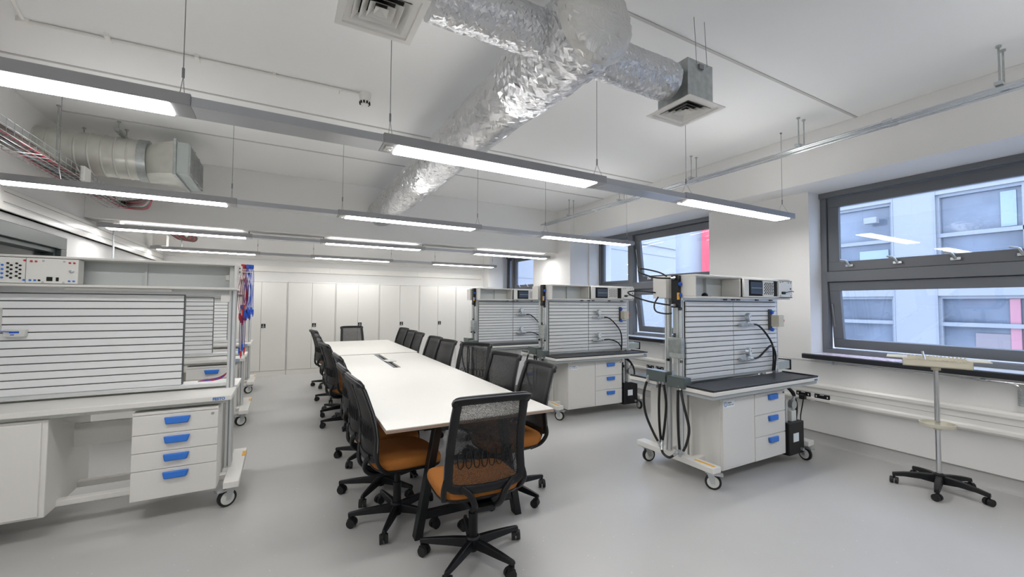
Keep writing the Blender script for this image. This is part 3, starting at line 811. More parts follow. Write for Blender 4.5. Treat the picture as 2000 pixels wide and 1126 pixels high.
chair(1.005, 2.05, R_(-4), R_(4), 'black mesh office chair at the near end of the table, back to the viewer')
LEFT = [(.445, 2.96, -87, 26, 'office chair on the left side, nearest, with its tan seat fully in view'),
        (.44, 3.49, -88, 18, 'office chair on the left side, second from the near end'),
        (.485, 4.28, -88, 10, 'office chair on the left side, third from the near end'),
        (.465, 5.50, -80, 40, 'office chair on the left side, fourth from the near end, showing a tan seat'),
        (.47, 6.16, -88, 60, 'office chair on the left side, third from the far end'),
        (.50, 7.04, -87, 30, 'office chair on the left side, second from the far end'),
        (.51, 8.21, -78, 17, 'office chair at the far left corner, with its looped side arms against the cupboards')]
for x, y, r, b, l in LEFT: chair(x, y, R_(r), R_(b), l)
RIGHT = [(1.885, 2.97, 92, 70, 'office chair on the right side, nearest, partly behind the near end chair'),
         (1.935, 3.68, 105, 20, 'office chair on the right side, second from the near end, before blue drawer handles'),
         (2.10, 4.76, 128, 45, 'office chair on the right side turned askew in front of the far workstation hoses'),
         (1.945, 5.36, 101, 10, 'office chair on the right side, fifth from the far end'),
         (1.965, 5.95, 97, 35, 'office chair on the right side, fourth from the far end'),
         (1.99, 6.86, 94, 60, 'office chair on the right side, third from the far end'),
         (2.03, 7.46, 97, 25, 'office chair on the right side, second from the far end'),
         (2.10, 8.29, 98, 11, 'office chair at the far right corner of the table')]
for x, y, r, b, l in RIGHT: chair(x, y, R_(r), R_(b), l)
chair(1.28, 9.28, R_(182), R_(30), 'office chair at the far end of the table, facing the viewer')

# ------------------------------------------------------------------ shared bench parts
def caster_big(parent, x, y, yaw, brake=True):
    c, s = math.cos(yaw), math.sin(yaw)
    T = Matrix.Translation((x, y, 0)) @ Matrix.Rotation(yaw, 4, 'Z')
    def p(a, b, z): return T @ Vector((a, b, z))
    m = MB(); m.lathe(p(-.02, -.014, .0625), (T.to_3x3() @ Vector((0, 1, 0))), [(.05, 0), (.0625, .004), (.0625, .024), (.05, .028)], 28)
    o = m.build('caster', M['blackrub'], parent)
    m = MB(); m.lathe(p(-.02, -.017, .0625), (T.to_3x3() @ Vector((0, 1, 0))), [(.012, -.004), (.016, 0), (.046, .002), (.046, .032), (.016, .034), (.012, .038)], 24)
    m.build('wheel_hub', M['cabin'], o)
    m = MB()
    for sg in (-1, 1): m.add([p(-.035, sg*.022, .05), p(-.005, sg*.022, .05), p(.03, sg*.022, .138), p(-.03, sg*.022, .138), p(-.035, sg*.025, .05), p(-.005, sg*.025, .05), p(.03, sg*.025, .138), p(-.03, sg*.025, .138)],
                             [(0, 1, 2, 3), (7, 6, 5, 4), (0, 4, 5, 1), (1, 5, 6, 2), (2, 6, 7, 3), (3, 7, 4, 0)])
    m.box(-.04, .04, -.032, .032, .134, .146, T)
    if brake: m.box(-.095, -.03, -.026, .026, .118, .132, T)
    m.build('caster_fork', M['zinc'], o, bev=.002)
def drawer_handle(parent, x, y, z, w=.15):
    m = MB(); h = w/2
    A = [(x-h, y, z+.024), (x+h, y, z+.024), (x+h*.80, y, z-.026), (x-h*.86, y, z-.026)]
    B = [(x-h*.97, y-.018, z+.024), (x+h*.97, y-.018, z+.024), (x+h*.78, y-.026, z-.020), (x-h*.84, y-.026, z-.020)]
    m.add(A+B, [(0, 1, 2, 3), (7, 6, 5, 4), (0, 4, 5, 1), (1, 5, 6, 2), (2, 6, 7, 3), (3, 7, 4, 0)])
    m.build('handle', M['blue'], parent, bev=.006)
def post(mb, x, y, z0, z1, w=.045):
    h = w/2
    mb.box(x-h, x+h, y-h, y+h, z0, z1)
def grooves(mb, x, y, z0, z1, w=.045):
    h = w/2
    for (a, b, c, d) in ((x-.005, x+.005, y-h-.0008, y-h+.002), (x-.005, x+.005, y+h-.002, y+h+.0008), (x-h-.0008, x-h+.002, y-.005, y+.005), (x+h-.002, x+h+.0008, y-.005, y+.005)):
        mb.box(a, b, c, d, z0+.01, z1-.01)
def slat_panel(parent, x0, x1, yf, z0, z1, n, name='slat_panel', yb=.014):
    """profile plate: raised slats with dark slots between, facing -y at yf"""
    h = (z1-z0)/n; m = MB()
    for i in range(n):
        a = z0+i*h; m.prism([(yf+yb, a+.001), (yf+.004, a+.001), (yf, a+.004), (yf, a+h-.010), (yf+.004, a+h-.006), (yf+yb, a+h-.006)], 'x', x0, x1)
    o = m.build(name, M['slat'], parent, ang=20)
    MB().box(x0+.002, x1-.002, yf+yb-.002, yf+yb+.004, z0, z1).build('slot_backing', M['slatgap'], o, smooth=False)
    return o

# ------------------------------------------------------------------ left electrical benches
def make_bench():
    t = thing('training_bench', 'x', 'workbench', group='white electrical training benches')
    m = MB()
    for s in (-1, 1): m.prism([(s*.71-.05, -.40), (s*.71+.05, -.40), (s*.71+.05, .40), (s*.71-.05, .40)], 'z', .147, .195)
    m.box(-.66, .66, -.21, -.15, .15, .19); m.box(-.66, .66, .12, .18, .15, .19)
    m.build('carriage', M['cab'], t, bev=.005)
    m = MB(); m.box(.735, .763, .17, .30, .194, .1965); m.build('warning_sticker', M['yellow'], t, smooth=False)
    for x, y, yw in ((.70, -.33, .5), (.70, .34, 1.2), (-.70, -.33, .3), (-.70, .34, .9)): caster_big(t, x, y, yw)
    for s in (-1, 1):
        for y in (-.05, .05):
            m = MB(); g = MB(); post(m, s*.655, y, .195, 1.785); grooves(g, s*.655, y, .195, 1.60)
            g.build('post_groove', M['groove'], m.build('upright_post', M['alu'], t, bev=.003), smooth=False)
    m = MB(); m.box(-.63, .63, .03, .055, .47, .63); m.build('back_rail', M['cab'], t, bev=.003)
    m = MB()
    m.box(-.78, .70, -.40, -.035, .785, .82); m.build('worktop', M['cab'], t, bev=.004)
    m = MB(); m.box(-.78, .70, .035, .40, .785, .82); m.build('rear_worktop', M['cab'], t, bev=.004)
    m = MB(); m.box(-.64, .66, -.34, .34, .755, .785); m.build('worktop_frame', M['cabin'], t, bev=.003)
    text('worktop_lettering', 'FESTO', .026, M['logo'], t, at(.585, -.4012, .793), .0012)
    # drawer pedestal
    m = MB(); m.box(.14, .62, -.355, .20, .155, .745); pd = m.build('drawer_pedestal', M['cab'], t, bev=.003)
    m = MB(); m.box(.14, .62, -.372, -.355, .725, .745); m.build('pedestal_rim', M['cab'], t, bev=.002)
    for i, (a, b) in enumerate(((.594, .722), (.473, .591), (.352, .470), (.155, .349))):
        d = MB().box(.142, .618, -.374, -.356, a, b).build('drawer', M['cab'], t, bev=.0025)
        drawer_handle(d, .385, -.374, b-.045)
        if i == 0: MB().lathe((.585, -.374, b-.025), (0, -1, 0), [(.010, 0), (.010, .004), (.005, .005)], 14).build('drawer_lock', M['zinc'], d)
    m = MB(); m.box(-.74, -.265, -.355, .32, .15, .752); m.build('cupboard', M['cab'], t, bev=.003)
    m = MB(); m.box(-.735, -.29, -.374, -.355, .165, .738); m.box(-.74, -.265, -.36, -.354, .15, .752); m.build('cupboard_door', M['cab'], t, bev=.003)
    sp_ = slat_panel(t, -.70, .34, -.035, .862, 1.555, 13, 'slat_panel')
    m = MB(); m.box(-.70, .344, -.018, .03, .862, 1.555); m.build('panel_back', M['slatgap'], t, smooth=False)
    for q in ((-.68, .64, -.06, .06, .835, .862), (-.66, .66, -.045, .045, 1.555, 1.60)): MB().box(*q).build('panel_rail', M['alu'], t, bev=.003)
    # top channel, open to the front
    m = MB()
    m.box(-.69, .69, -.17, .17, 1.595, 1.613); m.box(-.69, .69, -.17, .17, 1.785, 1.80); m.box(-.69, -.672, -.17, .17, 1.613, 1.785); m.box(.672, .69, -.17, .17, 1.613, 1.785)
    m.build('top_channel', M['cab'], t, bev=.003)
    m = MB(); m.box(-.672, .672, .0, .012, 1.613, 1.785); m.box(.10, .112, -.02, 0, 1.613, 1.785); m.build('channel_back', M['shelfgrey'], t, smooth=False)
    m = MB(); m.box(.60, .635, -.012, 0, 1.675, 1.72); m.build('wall_switch', M['pvc'], t, bev=.003)
    m = MB(); m.box(-.3, .28, -.12, -.06, 1.575, 1.594); m.build('lamp_strip', M['pvc'], t, bev=.003)
    m = MB(); m.box(.58, .64, -.085, -.072, 1.50, 1.56); m.cyl((.36, -.08, 1.55), (.6, -.08, 1.55), .004, n=6); m.build('cable_hook', M['pvc'], t, bev=.003)
    return t
bench0 = make_bench()
BE = [(-1.01, 4.09, 0, 'white training bench at the left edge nearest the camera'), (-1.10, 6.42, .005, 'white training bench in the middle, second on the left'), (-1.15, 8.51, .005, 'white training bench farthest left before the cupboards')]
for i, (x, y, r, l) in enumerate(BE):
    o = bench0 if i == 0 else copy_tree(bench0)
    o.location = (x, y, 0); o.rotation_euler = (0, 0, r); o['label'] = l
# control unit in the top channel of the nearest bench
cu = thing('control_unit', 'white control panel with red, blue and black sockets in the nearest left bench', 'control panel', (-1.01, 4.09, 1.613))
MB().box(-.665, -.215, -.178, -.085, .002, .168).build('unit_body', M['unitface'], cu, bev=.003)
m = MB(); m.box(-.465, -.463, -.1795, -.178, .004, .166); m.build('panel_joint', M['labelgrey'], cu, smooth=False)
def sock(x, z, c): MB().cyl((x, -.184, z), (x, -.177, z), .0062, n=12).build('socket', M[c], cu)
for c, x in (('red', -.62), ('blue', -.585), ('black', -.545), ('black', -.505)):
    for k in range(4):
        for s in (0, 1): sock(x+s*.016, .128-k*.027-s*.012, c)
for k in range(4): sock(-.648, .122-k*.027, 'black')
for x, z, c in ((-.470, .150, 'red'), (-.44, .146, 'red'), (-.418, .146, 'red'), (-.47, .022, 'blue'), (-.442, .022, 'blue'), (-.42, .022, 'blue'), (-.40, .022, 'black'),
                (-.257, .143, 'red'), (-.235, .143, 'red'), (-.257, .02, 'blue'), (-.235, .02, 'blue')): sock(x, z, c)
MB().box(-.367, -.338, -.182, -.177, .018, .046).build('power_inlet', M['black'], cu, bev=.002)
MB().box(-.322, -.308, -.182, -.177, .018, .044).build('rocker_switch', M['black'], cu, bev=.002)
m = MB(); m.lathe((-.246, -.178, .088), (0, -1, 0), [(.012, 0), (.012, .006), (.006, .007)], 16); m.build('key_switch', M['zinc'], cu)
m = MB()
for x, z in ((-.385, .152), (-.285, .152), (-.385, .01), (-.285, .01)): m.lathe((x, -.178, z), (0, -1, 0), [(.007, 0), (.005, .003)], 12)
m.build('mounting_screw', M['zinc'], cu)
# small modules clipped on the slats
sm = thing('sensor_module', 'small grey module with blue tube clipped to the slatted panel, left edge', 'module', (-1.545, 4.05, 1.285))
MB().box(-.06, .042, -.035, .004, -.024, .024).build('module_body', M['cabin'], sm, bev=.003)
m = MB(); m.box(-.03, .015, -.037, -.035, .0, .012); m.box(-.025, -.008, -.037, -.034, -.014, -.008); m.build('module_socket', M['blue2'], sm)
m = MB(); m.tube(cat([(-.02, -.038, .01), (-.06, -.05, .015), (-.11, -.04, .035), (-.2, -.03, .05)], 6), .0028, n=6); m.build('air_tube', M['blue2'], sm)
vm = thing('valve_module', 'dark valve module with blue knobs on the slatted panel at the left edge', 'module', (-1.645, 4.05, 1.38))
MB().box(-.05, .02, -.03, .004, -.07, .07).build('module_body', M['cabin'], vm, bev=.003)
m = MB(); m.cyl((-.01, -.055, .04), (-.01, -.03, .04), .014, n=14); m.cyl((-.005, -.055, .0), (-.005, -.03, .0), .012, n=14); m.build('knob', M['blue2'], vm)
MB().box(-.02, .018, -.05, -.03, -.05, -.015).build('valve_block', M['black'], vm, bev=.003)
# test leads hanging on the nearest bench's right post
lr = thing('lead_rack', 'white lead rack block on the right post of the nearest bench', 'rack', (-.328, 4.09, 1.76))
MB().box(-.002, .032, -.02, .02, -.035, .035).build('rack_block', M['pvc'], lr, bev=.004)
m = MB(); m.cyl((.03, .0, -.012), (.10, .0, -.012), .0035, n=8); m.cyl((.098, 0, -.012), (.102, 0, -.012), .006, n=8); m.build('rack_rod', M['pvc'], lr)
m = MB()
for z in (.015, -.015): m.cyl((.015, -.021, z), (.015, -.019, z), .005, n=10)
m.build('rack_hole', M['black'], lr)
def lead(x, y, ztop, zbot, col, conn, label, sway=0., ends=2):
    t = thing('test_lead', label, 'cable', (x, y, ztop), 0, 'test leads hanging from the rack')
    L = zbot-ztop; w = .011
    pts = [(-w, 0, L*.98), (-w*1.5+sway, 0, L*.6), (-w*.9, 0, L*.2), (-w*.4, .0, -.012), (w*.4, 0, -.012), (w*.9, .004, L*.2), (w*1.6-sway, .004, L*.55), (w, .004, L*.9)]
    MB().tube(cat(pts, 6), .0024, n=6).build('cable', M[col], t)
    for s, z in ((-w, L*.98), (w, L*.9)):
        m = MB(); m.box(s-.006, s+.006, -.006, .01, z-.045, z); m.cyl((s, .002, z-.06), (s, .002, z-.045), .004, n=8); m.build('plug', M[conn], t, bev=.002)
    m = MB(); m.box(-.009, .009, -.008, .008, -.004, .028); m.build('stack_plug', M[conn], t, bev=.002)
for k in range(5): lead(-.298+.009*k, 4.105+.012*k, 1.785, 1.40-.02*(k % 3), 'redcable', 'red', ['red test lead hung foremost on the rack', 'red test lead second on the rack', 'red test lead third on the rack', 'red test lead fourth on the rack', 'red test lead hung rearmost on the rack'][k], .006*(k-2))
for k in range(4): lead(-.262+.011*k, 4.11+.01*k, 1.785, 1.42-.02*(k % 2), 'blue2', 'blue2', ['blue test lead beside the red bundle', 'blue test lead second from the red bundle', 'blue test lead third from the red bundle', 'blue test lead at the outer end of the rack'][k], .005*(k-1.5))
for k in range(2): lead(-.294+.012*k, 4.11, 1.45, 1.12-.03*k, 'purple', 'red' if k else 'blue2', ['violet test lead chained below the red bundle', 'violet test lead hanging lowest of the leads'][k], .004)
for k, (c, l, dx) in enumerate((('redcable', 'red test lead coiled on the nearest left worktop', 0), ('blue2', 'blue test lead lying on the nearest left worktop', .03), ('redcable', 'second red lead trailing over the worktop toward the post', .06))):
    t = thing('test_lead', l, 'cable', (-.50, 4.20, .82), 0)
    pts = [(.085, .27-.02*k, .06), (.05-dx*.3, .22, .02+.004*k), (-.03, .17+dx*.6, .008+.005*k), (-.10, .11+dx, .006+.004*k), (-.15+dx, .03+dx*1.2, .006+.004*k), (-.13+dx, -.02+dx, .006+.004*k), (-.06, .0+dx*1.4, .007+.004*k), (.0, .06+dx*.5, .01)]
    MB().tube(cat(pts, 6), .0042, n=6).build('cable', M[c], t)
    p = pts[-1]; m = MB(); m.cyl((p[0], p[1], p[2]), (p[0]+.04, p[1]+.005, p[2]), .006, n=8); m.build('plug', M['blue2' if c == 'blue2' else 'red'], t)

# ------------------------------------------------------------------ hydraulic workstations
def make_ws():
    t = thing('hydraulic_workstation', 'x', 'workstation', group='mobile hydraulic training workstations')
    m = MB()
    for s in (-1, 1): m.box(s*.71-.05, s*.71+.05, -.41, .41, .147, .195)
    m.box(-.66, .66, -.18, -.12, .15, .19); m.box(-.66, .66, .12, .18, .15, .19)
    m.build('carriage', M['cab'], t, bev=.005)
    m = MB(); m.box(-.725, -.70, -.39, -.20, .194, .1965); m.build('warning_sticker', M['yellow'], t, smooth=False)
    for x, y, yw in ((-.70, -.34, 2.2), (-.70, .34, 2.9), (.70, -.34, 1.4), (.70, .34, .4)): caster_big(t, x, y, yw)
    for s in (-1, 1):
        for y in (-.075, .055):
            m = MB(); g = MB(); post(m, s*.722, y, .195, 1.75); grooves(g, s*.722, y, .195, 1.55)
            g.build('post_groove', M['groove'], m.build('upright_post', M['alu'], t, bev=.003), smooth=False)
    # cabinet: front half and rear half
    m = MB(); m.box(-.55, .375, -.325, -.02, .115, .725); m.build('cabinet', M['cab'], t, bev=.003)
    m = MB(); m.box(-.55, .375, .0, .43, .115, .725); m.build('rear_cabinet', M['cab'], t, bev=.003)
    m = MB(); m.box(-.548, .373, -.345, -.325, .115, .725); m.build('cabinet_front', M['cab'], t, bev=.002)
    d = MB().box(-.545, -.105, -.351, -.344, .135, .705).build('door', M['cab'], t, bev=.0025)
    m = MB(); m.box(-.53, -.39, -.3522, -.351, .635, .692); s_ = m.build('sticker', M['label'], d, smooth=False)
    m = MB(); pts = [(.016*math.cos(2*PI*i/20)-.512, -.3528, .664+.02*math.sin(2*PI*i/20)) for i in range(20)]; m.tube(pts, .0022, n=5, closed=True); m.cyl((-.512, -.3525, .645), (-.512, -.3525, .683), .0015, n=5); m.build('sticker_logo', M['logo'], d)
    text('sticker_text', 'Didactic', .0165, M['labelgrey'], d, at(-.485, -.3523, .668), .0006)
    text('sticker_text', 'Services Ltd', .0165, M['labelgrey'], d, at(-.485, -.3523, .651), .0006)
    for i, (a, b) in enumerate(((.520, .705), (.325, .514), (.118, .319))):
        d = MB().box(-.10, .372, -.354, -.344, a, b).build('drawer', M['cab'], t, bev=.0025)
        drawer_handle(d, .165, -.354, b-.042, .15)
        if i == 0: MB().lathe((.345, -.354, b-.02), (0, -1, 0), [(.008, 0), (.008, .003), (.004, .004)], 12).build('drawer_lock', M['black'], d)
    # worktops
    for nm, y0, y1 in (('worktop', -.455, -.115), ('rear_worktop', .115, .455)):
        m = MB(); m.box(-.81, .79, y0, y1, .775, .805); o = m.build(nm, M['cab'], t, bev=.003)
        MB().box(-.795, .775, y0+.02, y1-.01, .742, .775).build('worktop_frame', M['framegrey'], o, bev=.003)
        m = MB(); m.box(-.80, .78, y0+.008, y1, .805, .811)
        for a, b, c, e in ((-.80, .78, y0+.008, y0+.02), (-.80, -.788, y0+.008, y1), (.768, .78, y0+.008, y1)): m.box(a, b, c, e, .811, .822)
        m.build('drip_mat', M['mat_black'], o, bev=.003)
    text('worktop_lettering', 'FESTO', .02, M['logo'], t, at(.69, -.4562, .782), .0008)
    # slat walls, two plates on each face
    for x0, x1 in ((-.69, -.035), (-.025, .69)): slat_panel(t, x0, x1, -.115, .845, 1.535, 15)
    m = MB(); m.box(-.69, .69, -.06, .03, .85, 1.53); m.build('panel_back', M['shelfgrey'], t, smooth=False)
    for q in ((-.70, .70, -.10, .08, .822, .845), (-.70, .70, -.10, .08, 1.535, 1.565)): MB().box(*q).build('panel_rail', M['alu'], t, bev=.003)
    for x in (-.14, -.02, .06, .36, .60): MB().box(x-.018, x+.018, -.118, -.10, 1.545, 1.558).build('rail_clip', M['slatgap'], t)
    # top channel
    m = MB()
    m.box(-.74, .70, -.245, .20, 1.558, 1.575); m.box(-.74, .70, -.245, .20, 1.745, 1.762); m.box(-.74, -.725, -.245, .20, 1.575, 1.745); m.box(.685, .70, -.245, .20, 1.575, 1.745)
    m.build('top_channel', M['cab'], t, bev=.003)
    m = MB(); m.box(-.725, .685, -.06, -.045, 1.575, 1.745); m.box(-.385, -.375, -.09, -.06, 1.575, 1.745); m.build('channel_back', M['shelfgrey'], t, smooth=False)
    m = MB(); m.box(-.13, -.115, -.25, -.06, 1.575, 1.745); m.build('channel_divider', M['cab'], t, bev=.01)
    # left end: valve manifold, side box, level vessel
    m = MB(); m.box(-.785, -.745, -.105, -.03, 1.475, 1.76); m.box(-.80, -.785, -.12, -.05, 1.72, 1.745); m.box(-.80, -.785, -.12, -.05, 1.485, 1.51); m.build('valve_manifold', M['black'], t, bev=.004)
    for z in (1.68, 1.585): MB().cyl((-.765, -.122, z), (-.765, -.105, z), .017, n=18).build('valve_knob', M['blue2'], t, bev=.003)
    m = MB(); m.box(-.79, -.772, -.112, -.10, 1.545, 1.605); m.build('manifold_label', M['yellow'], t, smooth=False)
    m = MB(); m.box(-.80, -.745, .01, .16, 1.56, 1.745); m.build('side_box', M['cab'], t, bev=.003)
    m = MB(); m.box(-.803, -.799, -.16, .05, 1.0, 1.475); m.build('splash_guard', M['acrylic'], t, smooth=False)
    m = MB(); m.box(-.795, -.75, -.145, .0, 1.035, 1.215); m.build('measuring_vessel', M['galv'], t, bev=.006)
    for p, q, r_ in (((-.772, -.055, 1.215), (-.772, -.055, 1.25), .012), ((-.77, -.125, 1.465), (-.77, -.10, 1.465), .014), ((-.77, -.13, 1.01), (-.77, -.115, 1.01), .012), ((-.77, .01, 1.01), (-.77, .03, 1.01), .012)): MB().cyl(p, q, r_, n=12).build('fixing_knob', M['black'], t)
    # hose holders
    for (y0, y1, z) in ((.0, .22, .90), (-.20, -.015, .875)):
        m = MB(); m.box(-.83, -.745, y0, y1, z, z+.006); m.box(-.83, -.824, y0, y1, z-.085, z+.006); m.box(-.83, -.745, y1-.005, y1, z-.085, z); m.box(-.83, -.745, y0, y0+.005, z-.085, z)
        m.build('hose_holder', M['dgreen'], t, bev=.003)
    # right end: emergency stop, grey box
    m = MB(); m.box(.535, .575, -.135, -.115, 1.25, 1.46); m.build('stop_bracket', M['slatgap'], t, bev=.002)
    m = MB(); m.box(.55, .64, -.215, -.135, 1.285, 1.40); es = m.build('emergency_stop_box', M['cream'], t, bev=.004)
    m = MB(); m.lathe((.64, -.175, 1.345), (1, 0, 0), [(.014, 0), (.014, .015), (.022, .02), (.022, .042), (.014, .05)], 20); m.build('emergency_stop_button', M['red'], es)
    m = MB()
    for z in (1.43, 1.255): m.lathe((.555, -.135, z), (0, -1, 0), [(.018, 0), (.018, .02), (.012, .024)], 14)
    m.build('blue_knob', M['blue2'], t)
    m = MB(); m.box(.75, .97, -.09, .02, .83, .915); m.build('connection_box', M['greybox'], t, bev=.004)
    m = MB(); m.box(.965, .98, -.1, .03, .815, .925); m.build('box_end_plate', M['black'], t, bev=.004)
    # power pack
    m = MB(); m.box(.388, .645, -.378, .14, .09, .39); m.build('hydraulic_power_pack', M['black'], t, bev=.006)
    m = MB(); m.box(.46, .55, -.380, -.378, .21, .29); m.build('power_pack_label', M['label'], t, smooth=False)
    m = MB(); m.cyl((.59, -.40, .13), (.59, -.378, .13), .014, n=10); m.build('drain_plug', M['zinc'], t)
    m = MB(); m.cyl((.47, -.2, .39), (.47, -.2, .62), .07, n=24); m.cyl((.47, -.2, .62), (.47, -.2, .66), .055, n=24); m.build('pump_motor', M['steelblack'], t, bev=.004)
    m = MB(); m.box(.50, .58, -.345, -.275, .39, .49); m.build('valve_block', M['cabin'], t, bev=.003)
    m = MB(); m.cyl((.55, -.345, .545), (.55, -.305, .545), .042, n=24); m.cyl((.55, -.32, .48), (.55, -.32, .51), .008, n=8); m.cyl((.43, -.33, .39), (.43, -.33, .56), .016, n=12); m.cyl((.43, -.33, .56), (.43, -.33, .60), .01, n=10); m.build('pack_gauge', M['zinc'], t)
    m = MB(); m.box(.647, .685, -.30, -.20, .23, .36); m.cyl((.685, -.28, .25), (.685, -.28, .34), .008, n=8); m.build('switch_box', M['black'], t, bev=.004)
    return t
ws0 = make_ws()
WSP = [(3.80, 2.60, 0., 'nearest hydraulic workstation, standing clear in front of the near window pier'),
       (3.865, 4.83, R_(-1), 'middle hydraulic workstation, in front of the window with open sashes'),
       (3.62, 6.62, R_(0), 'farthest hydraulic workstation, partly hidden by the middle one')]
WSN = ['nearest', 'middle', 'farthest']
for i, (x, y, r, l) in enumerate(WSP):
    o = ws0 if i == 0 else copy_tree(ws0)
    o.location = (x, y, 0); o.rotation_euler = (0, 0, r); o['label'] = l
def on(i, x=0, y=0, z=0):
    px, py, r, _ = WSP[i]; c, s = math.cos(r), math.sin(r)
    return (px+x*c-y*s, py+x*s+y*c, z)
# control units
def make_ctrl():
    t = thing('control_unit', 'x', 'control panel', group='control units in the workstation channels')
    m = MB(); m.box(-.10, .69, -.272, -.250, .0, .012); m.box(-.10, .69, -.272, -.250, .160, .172); m.box(-.10, -.03, -.272, -.250, .012, .16); m.box(.45, .69, -.272, -.250, .0, .172); m.build('unit_frame', M['unitface'], t, bev=.003)
    m = MB(); m.box(.01, .20, -.266, -.20, .03, .145); m.build('screen', M['screen'], t, bev=.006)
    m = MB(); m.box(.02, .19, -.268, -.264, .085, .09); m.build('screen_ridge', M['greybox'], t)
    MB().box(-.03, .45, -.256, -.252, .012, .16).build('recess', M['dark'], t, smooth=False)
    m = MB(); m.box(.20, .375, -.266, -.252, .014, .158); m.build('socket_plate', M['unitface'], t, smooth=False)
    m = MB()
    for r in range(8):
        for c in range(5): x = .225+.03*c+(r % 2)*.012; m.cyl((x, -.270, .034+r*.0145), (x, -.265, .034+r*.0145), .0066, n=6)
    m.build('socket_grid', M['steelblack'], t)
    m = MB(); m.tube(cat([(.52, -.275, .05), (.57, -.285, .055), (.64, -.29, .065), (.69, -.285, .062)], 5), .004, n=6); m.box(.5, .55, -.285, -.27, .035, .06); m.build('jack_lead', M['black'], t)
    m = MB()
    for x, z in ((.48, .15), (.52, .155), (.62, .15), (.66, .15), (.48, .02), (.66, .02)): m.box(x-.008, x+.008, -.2735, -.271, z-.004, z+.004)
    m.cyl((.655, -.276, .09), (.655, -.27, .09), .009, n=10)
    m.build('panel_mark', M['slatgap'], t)
    return t
c0 = make_ctrl()
for i in range(3):
    o = c0 if i == 0 else copy_tree(c0)
    o.location = on(i, 0, 0, 1.575); o.rotation_euler = (0, 0, WSP[i][2]); o['label'] = 'control panel with dark screen and socket grid in the top channel of the %s workstation' % WSN[i]
t = thing('dark_cap', 'small dark rounded cap lying in the top channel of the nearest workstation', 'cap', on(0, -.49, -.15, 1.575))
m = MB(); m.lathe((0, 0, 0), (0, 0, 1), [(.028, 0), (.028, .008), (.024, .022), (.012, .032), (.002, .034)], 20); m.build('cap_dome', M['black'], t)
m = MB(); m.box(-.03, .03, -.045, -.01, .0, .004); m.build('cap_peak', M['steelblack'], t, bev=.001)
# gauges on the slat walls
def make_gauge():
    t = thing('pressure_gauge', 'x', 'gauge', group='pressure gauges on the slatted walls')
    m = MB(); m.box(-.09, .045, -.045, -.01, -.014, .014)
    for k in range(6): m.lathe((-.08+.03*k, -.045, 0), (0, -1, 0), [(.009, 0), (.009, .018), (.006, .02)], 10)
    m.build('manifold', M['zinc'], t, bev=.003)
    m = MB(); m.lathe((0, -.055, .075), (.25, -1, 0), [(.034, -.02), (.042, -.015), (.042, .014), (.036, .016)], 28); m.cyl((0, -.04, .012), (0, -.045, .05), .010, n=10); m.build('gauge_case', M['zinc'], t)
    m = MB(); m.lathe((.0045, -.0722, .075), (.25, -1, 0), [(.034, 0), (.034, .001)], 28); g = m.build('gauge_dial', M['label'], t)
    m = MB(); m.cyl((.006, -.0738, .075), (.018, -.072, .09), .0015, n=5); m.build('gauge_needle', M['black'], g)
    return t
g0 = make_gauge(); first = True
for i in range(3):
    for k, z in enumerate((1.31, .982)):
        o = g0 if first else copy_tree(g0); first = False
        o.location = on(i, .115, -.115, z); o.rotation_euler = (0, 0, WSP[i][2]); o['label'] = '%s pressure gauge on the slatted wall of the %s workstation' % (('upper', 'lower')[k], WSN[i])
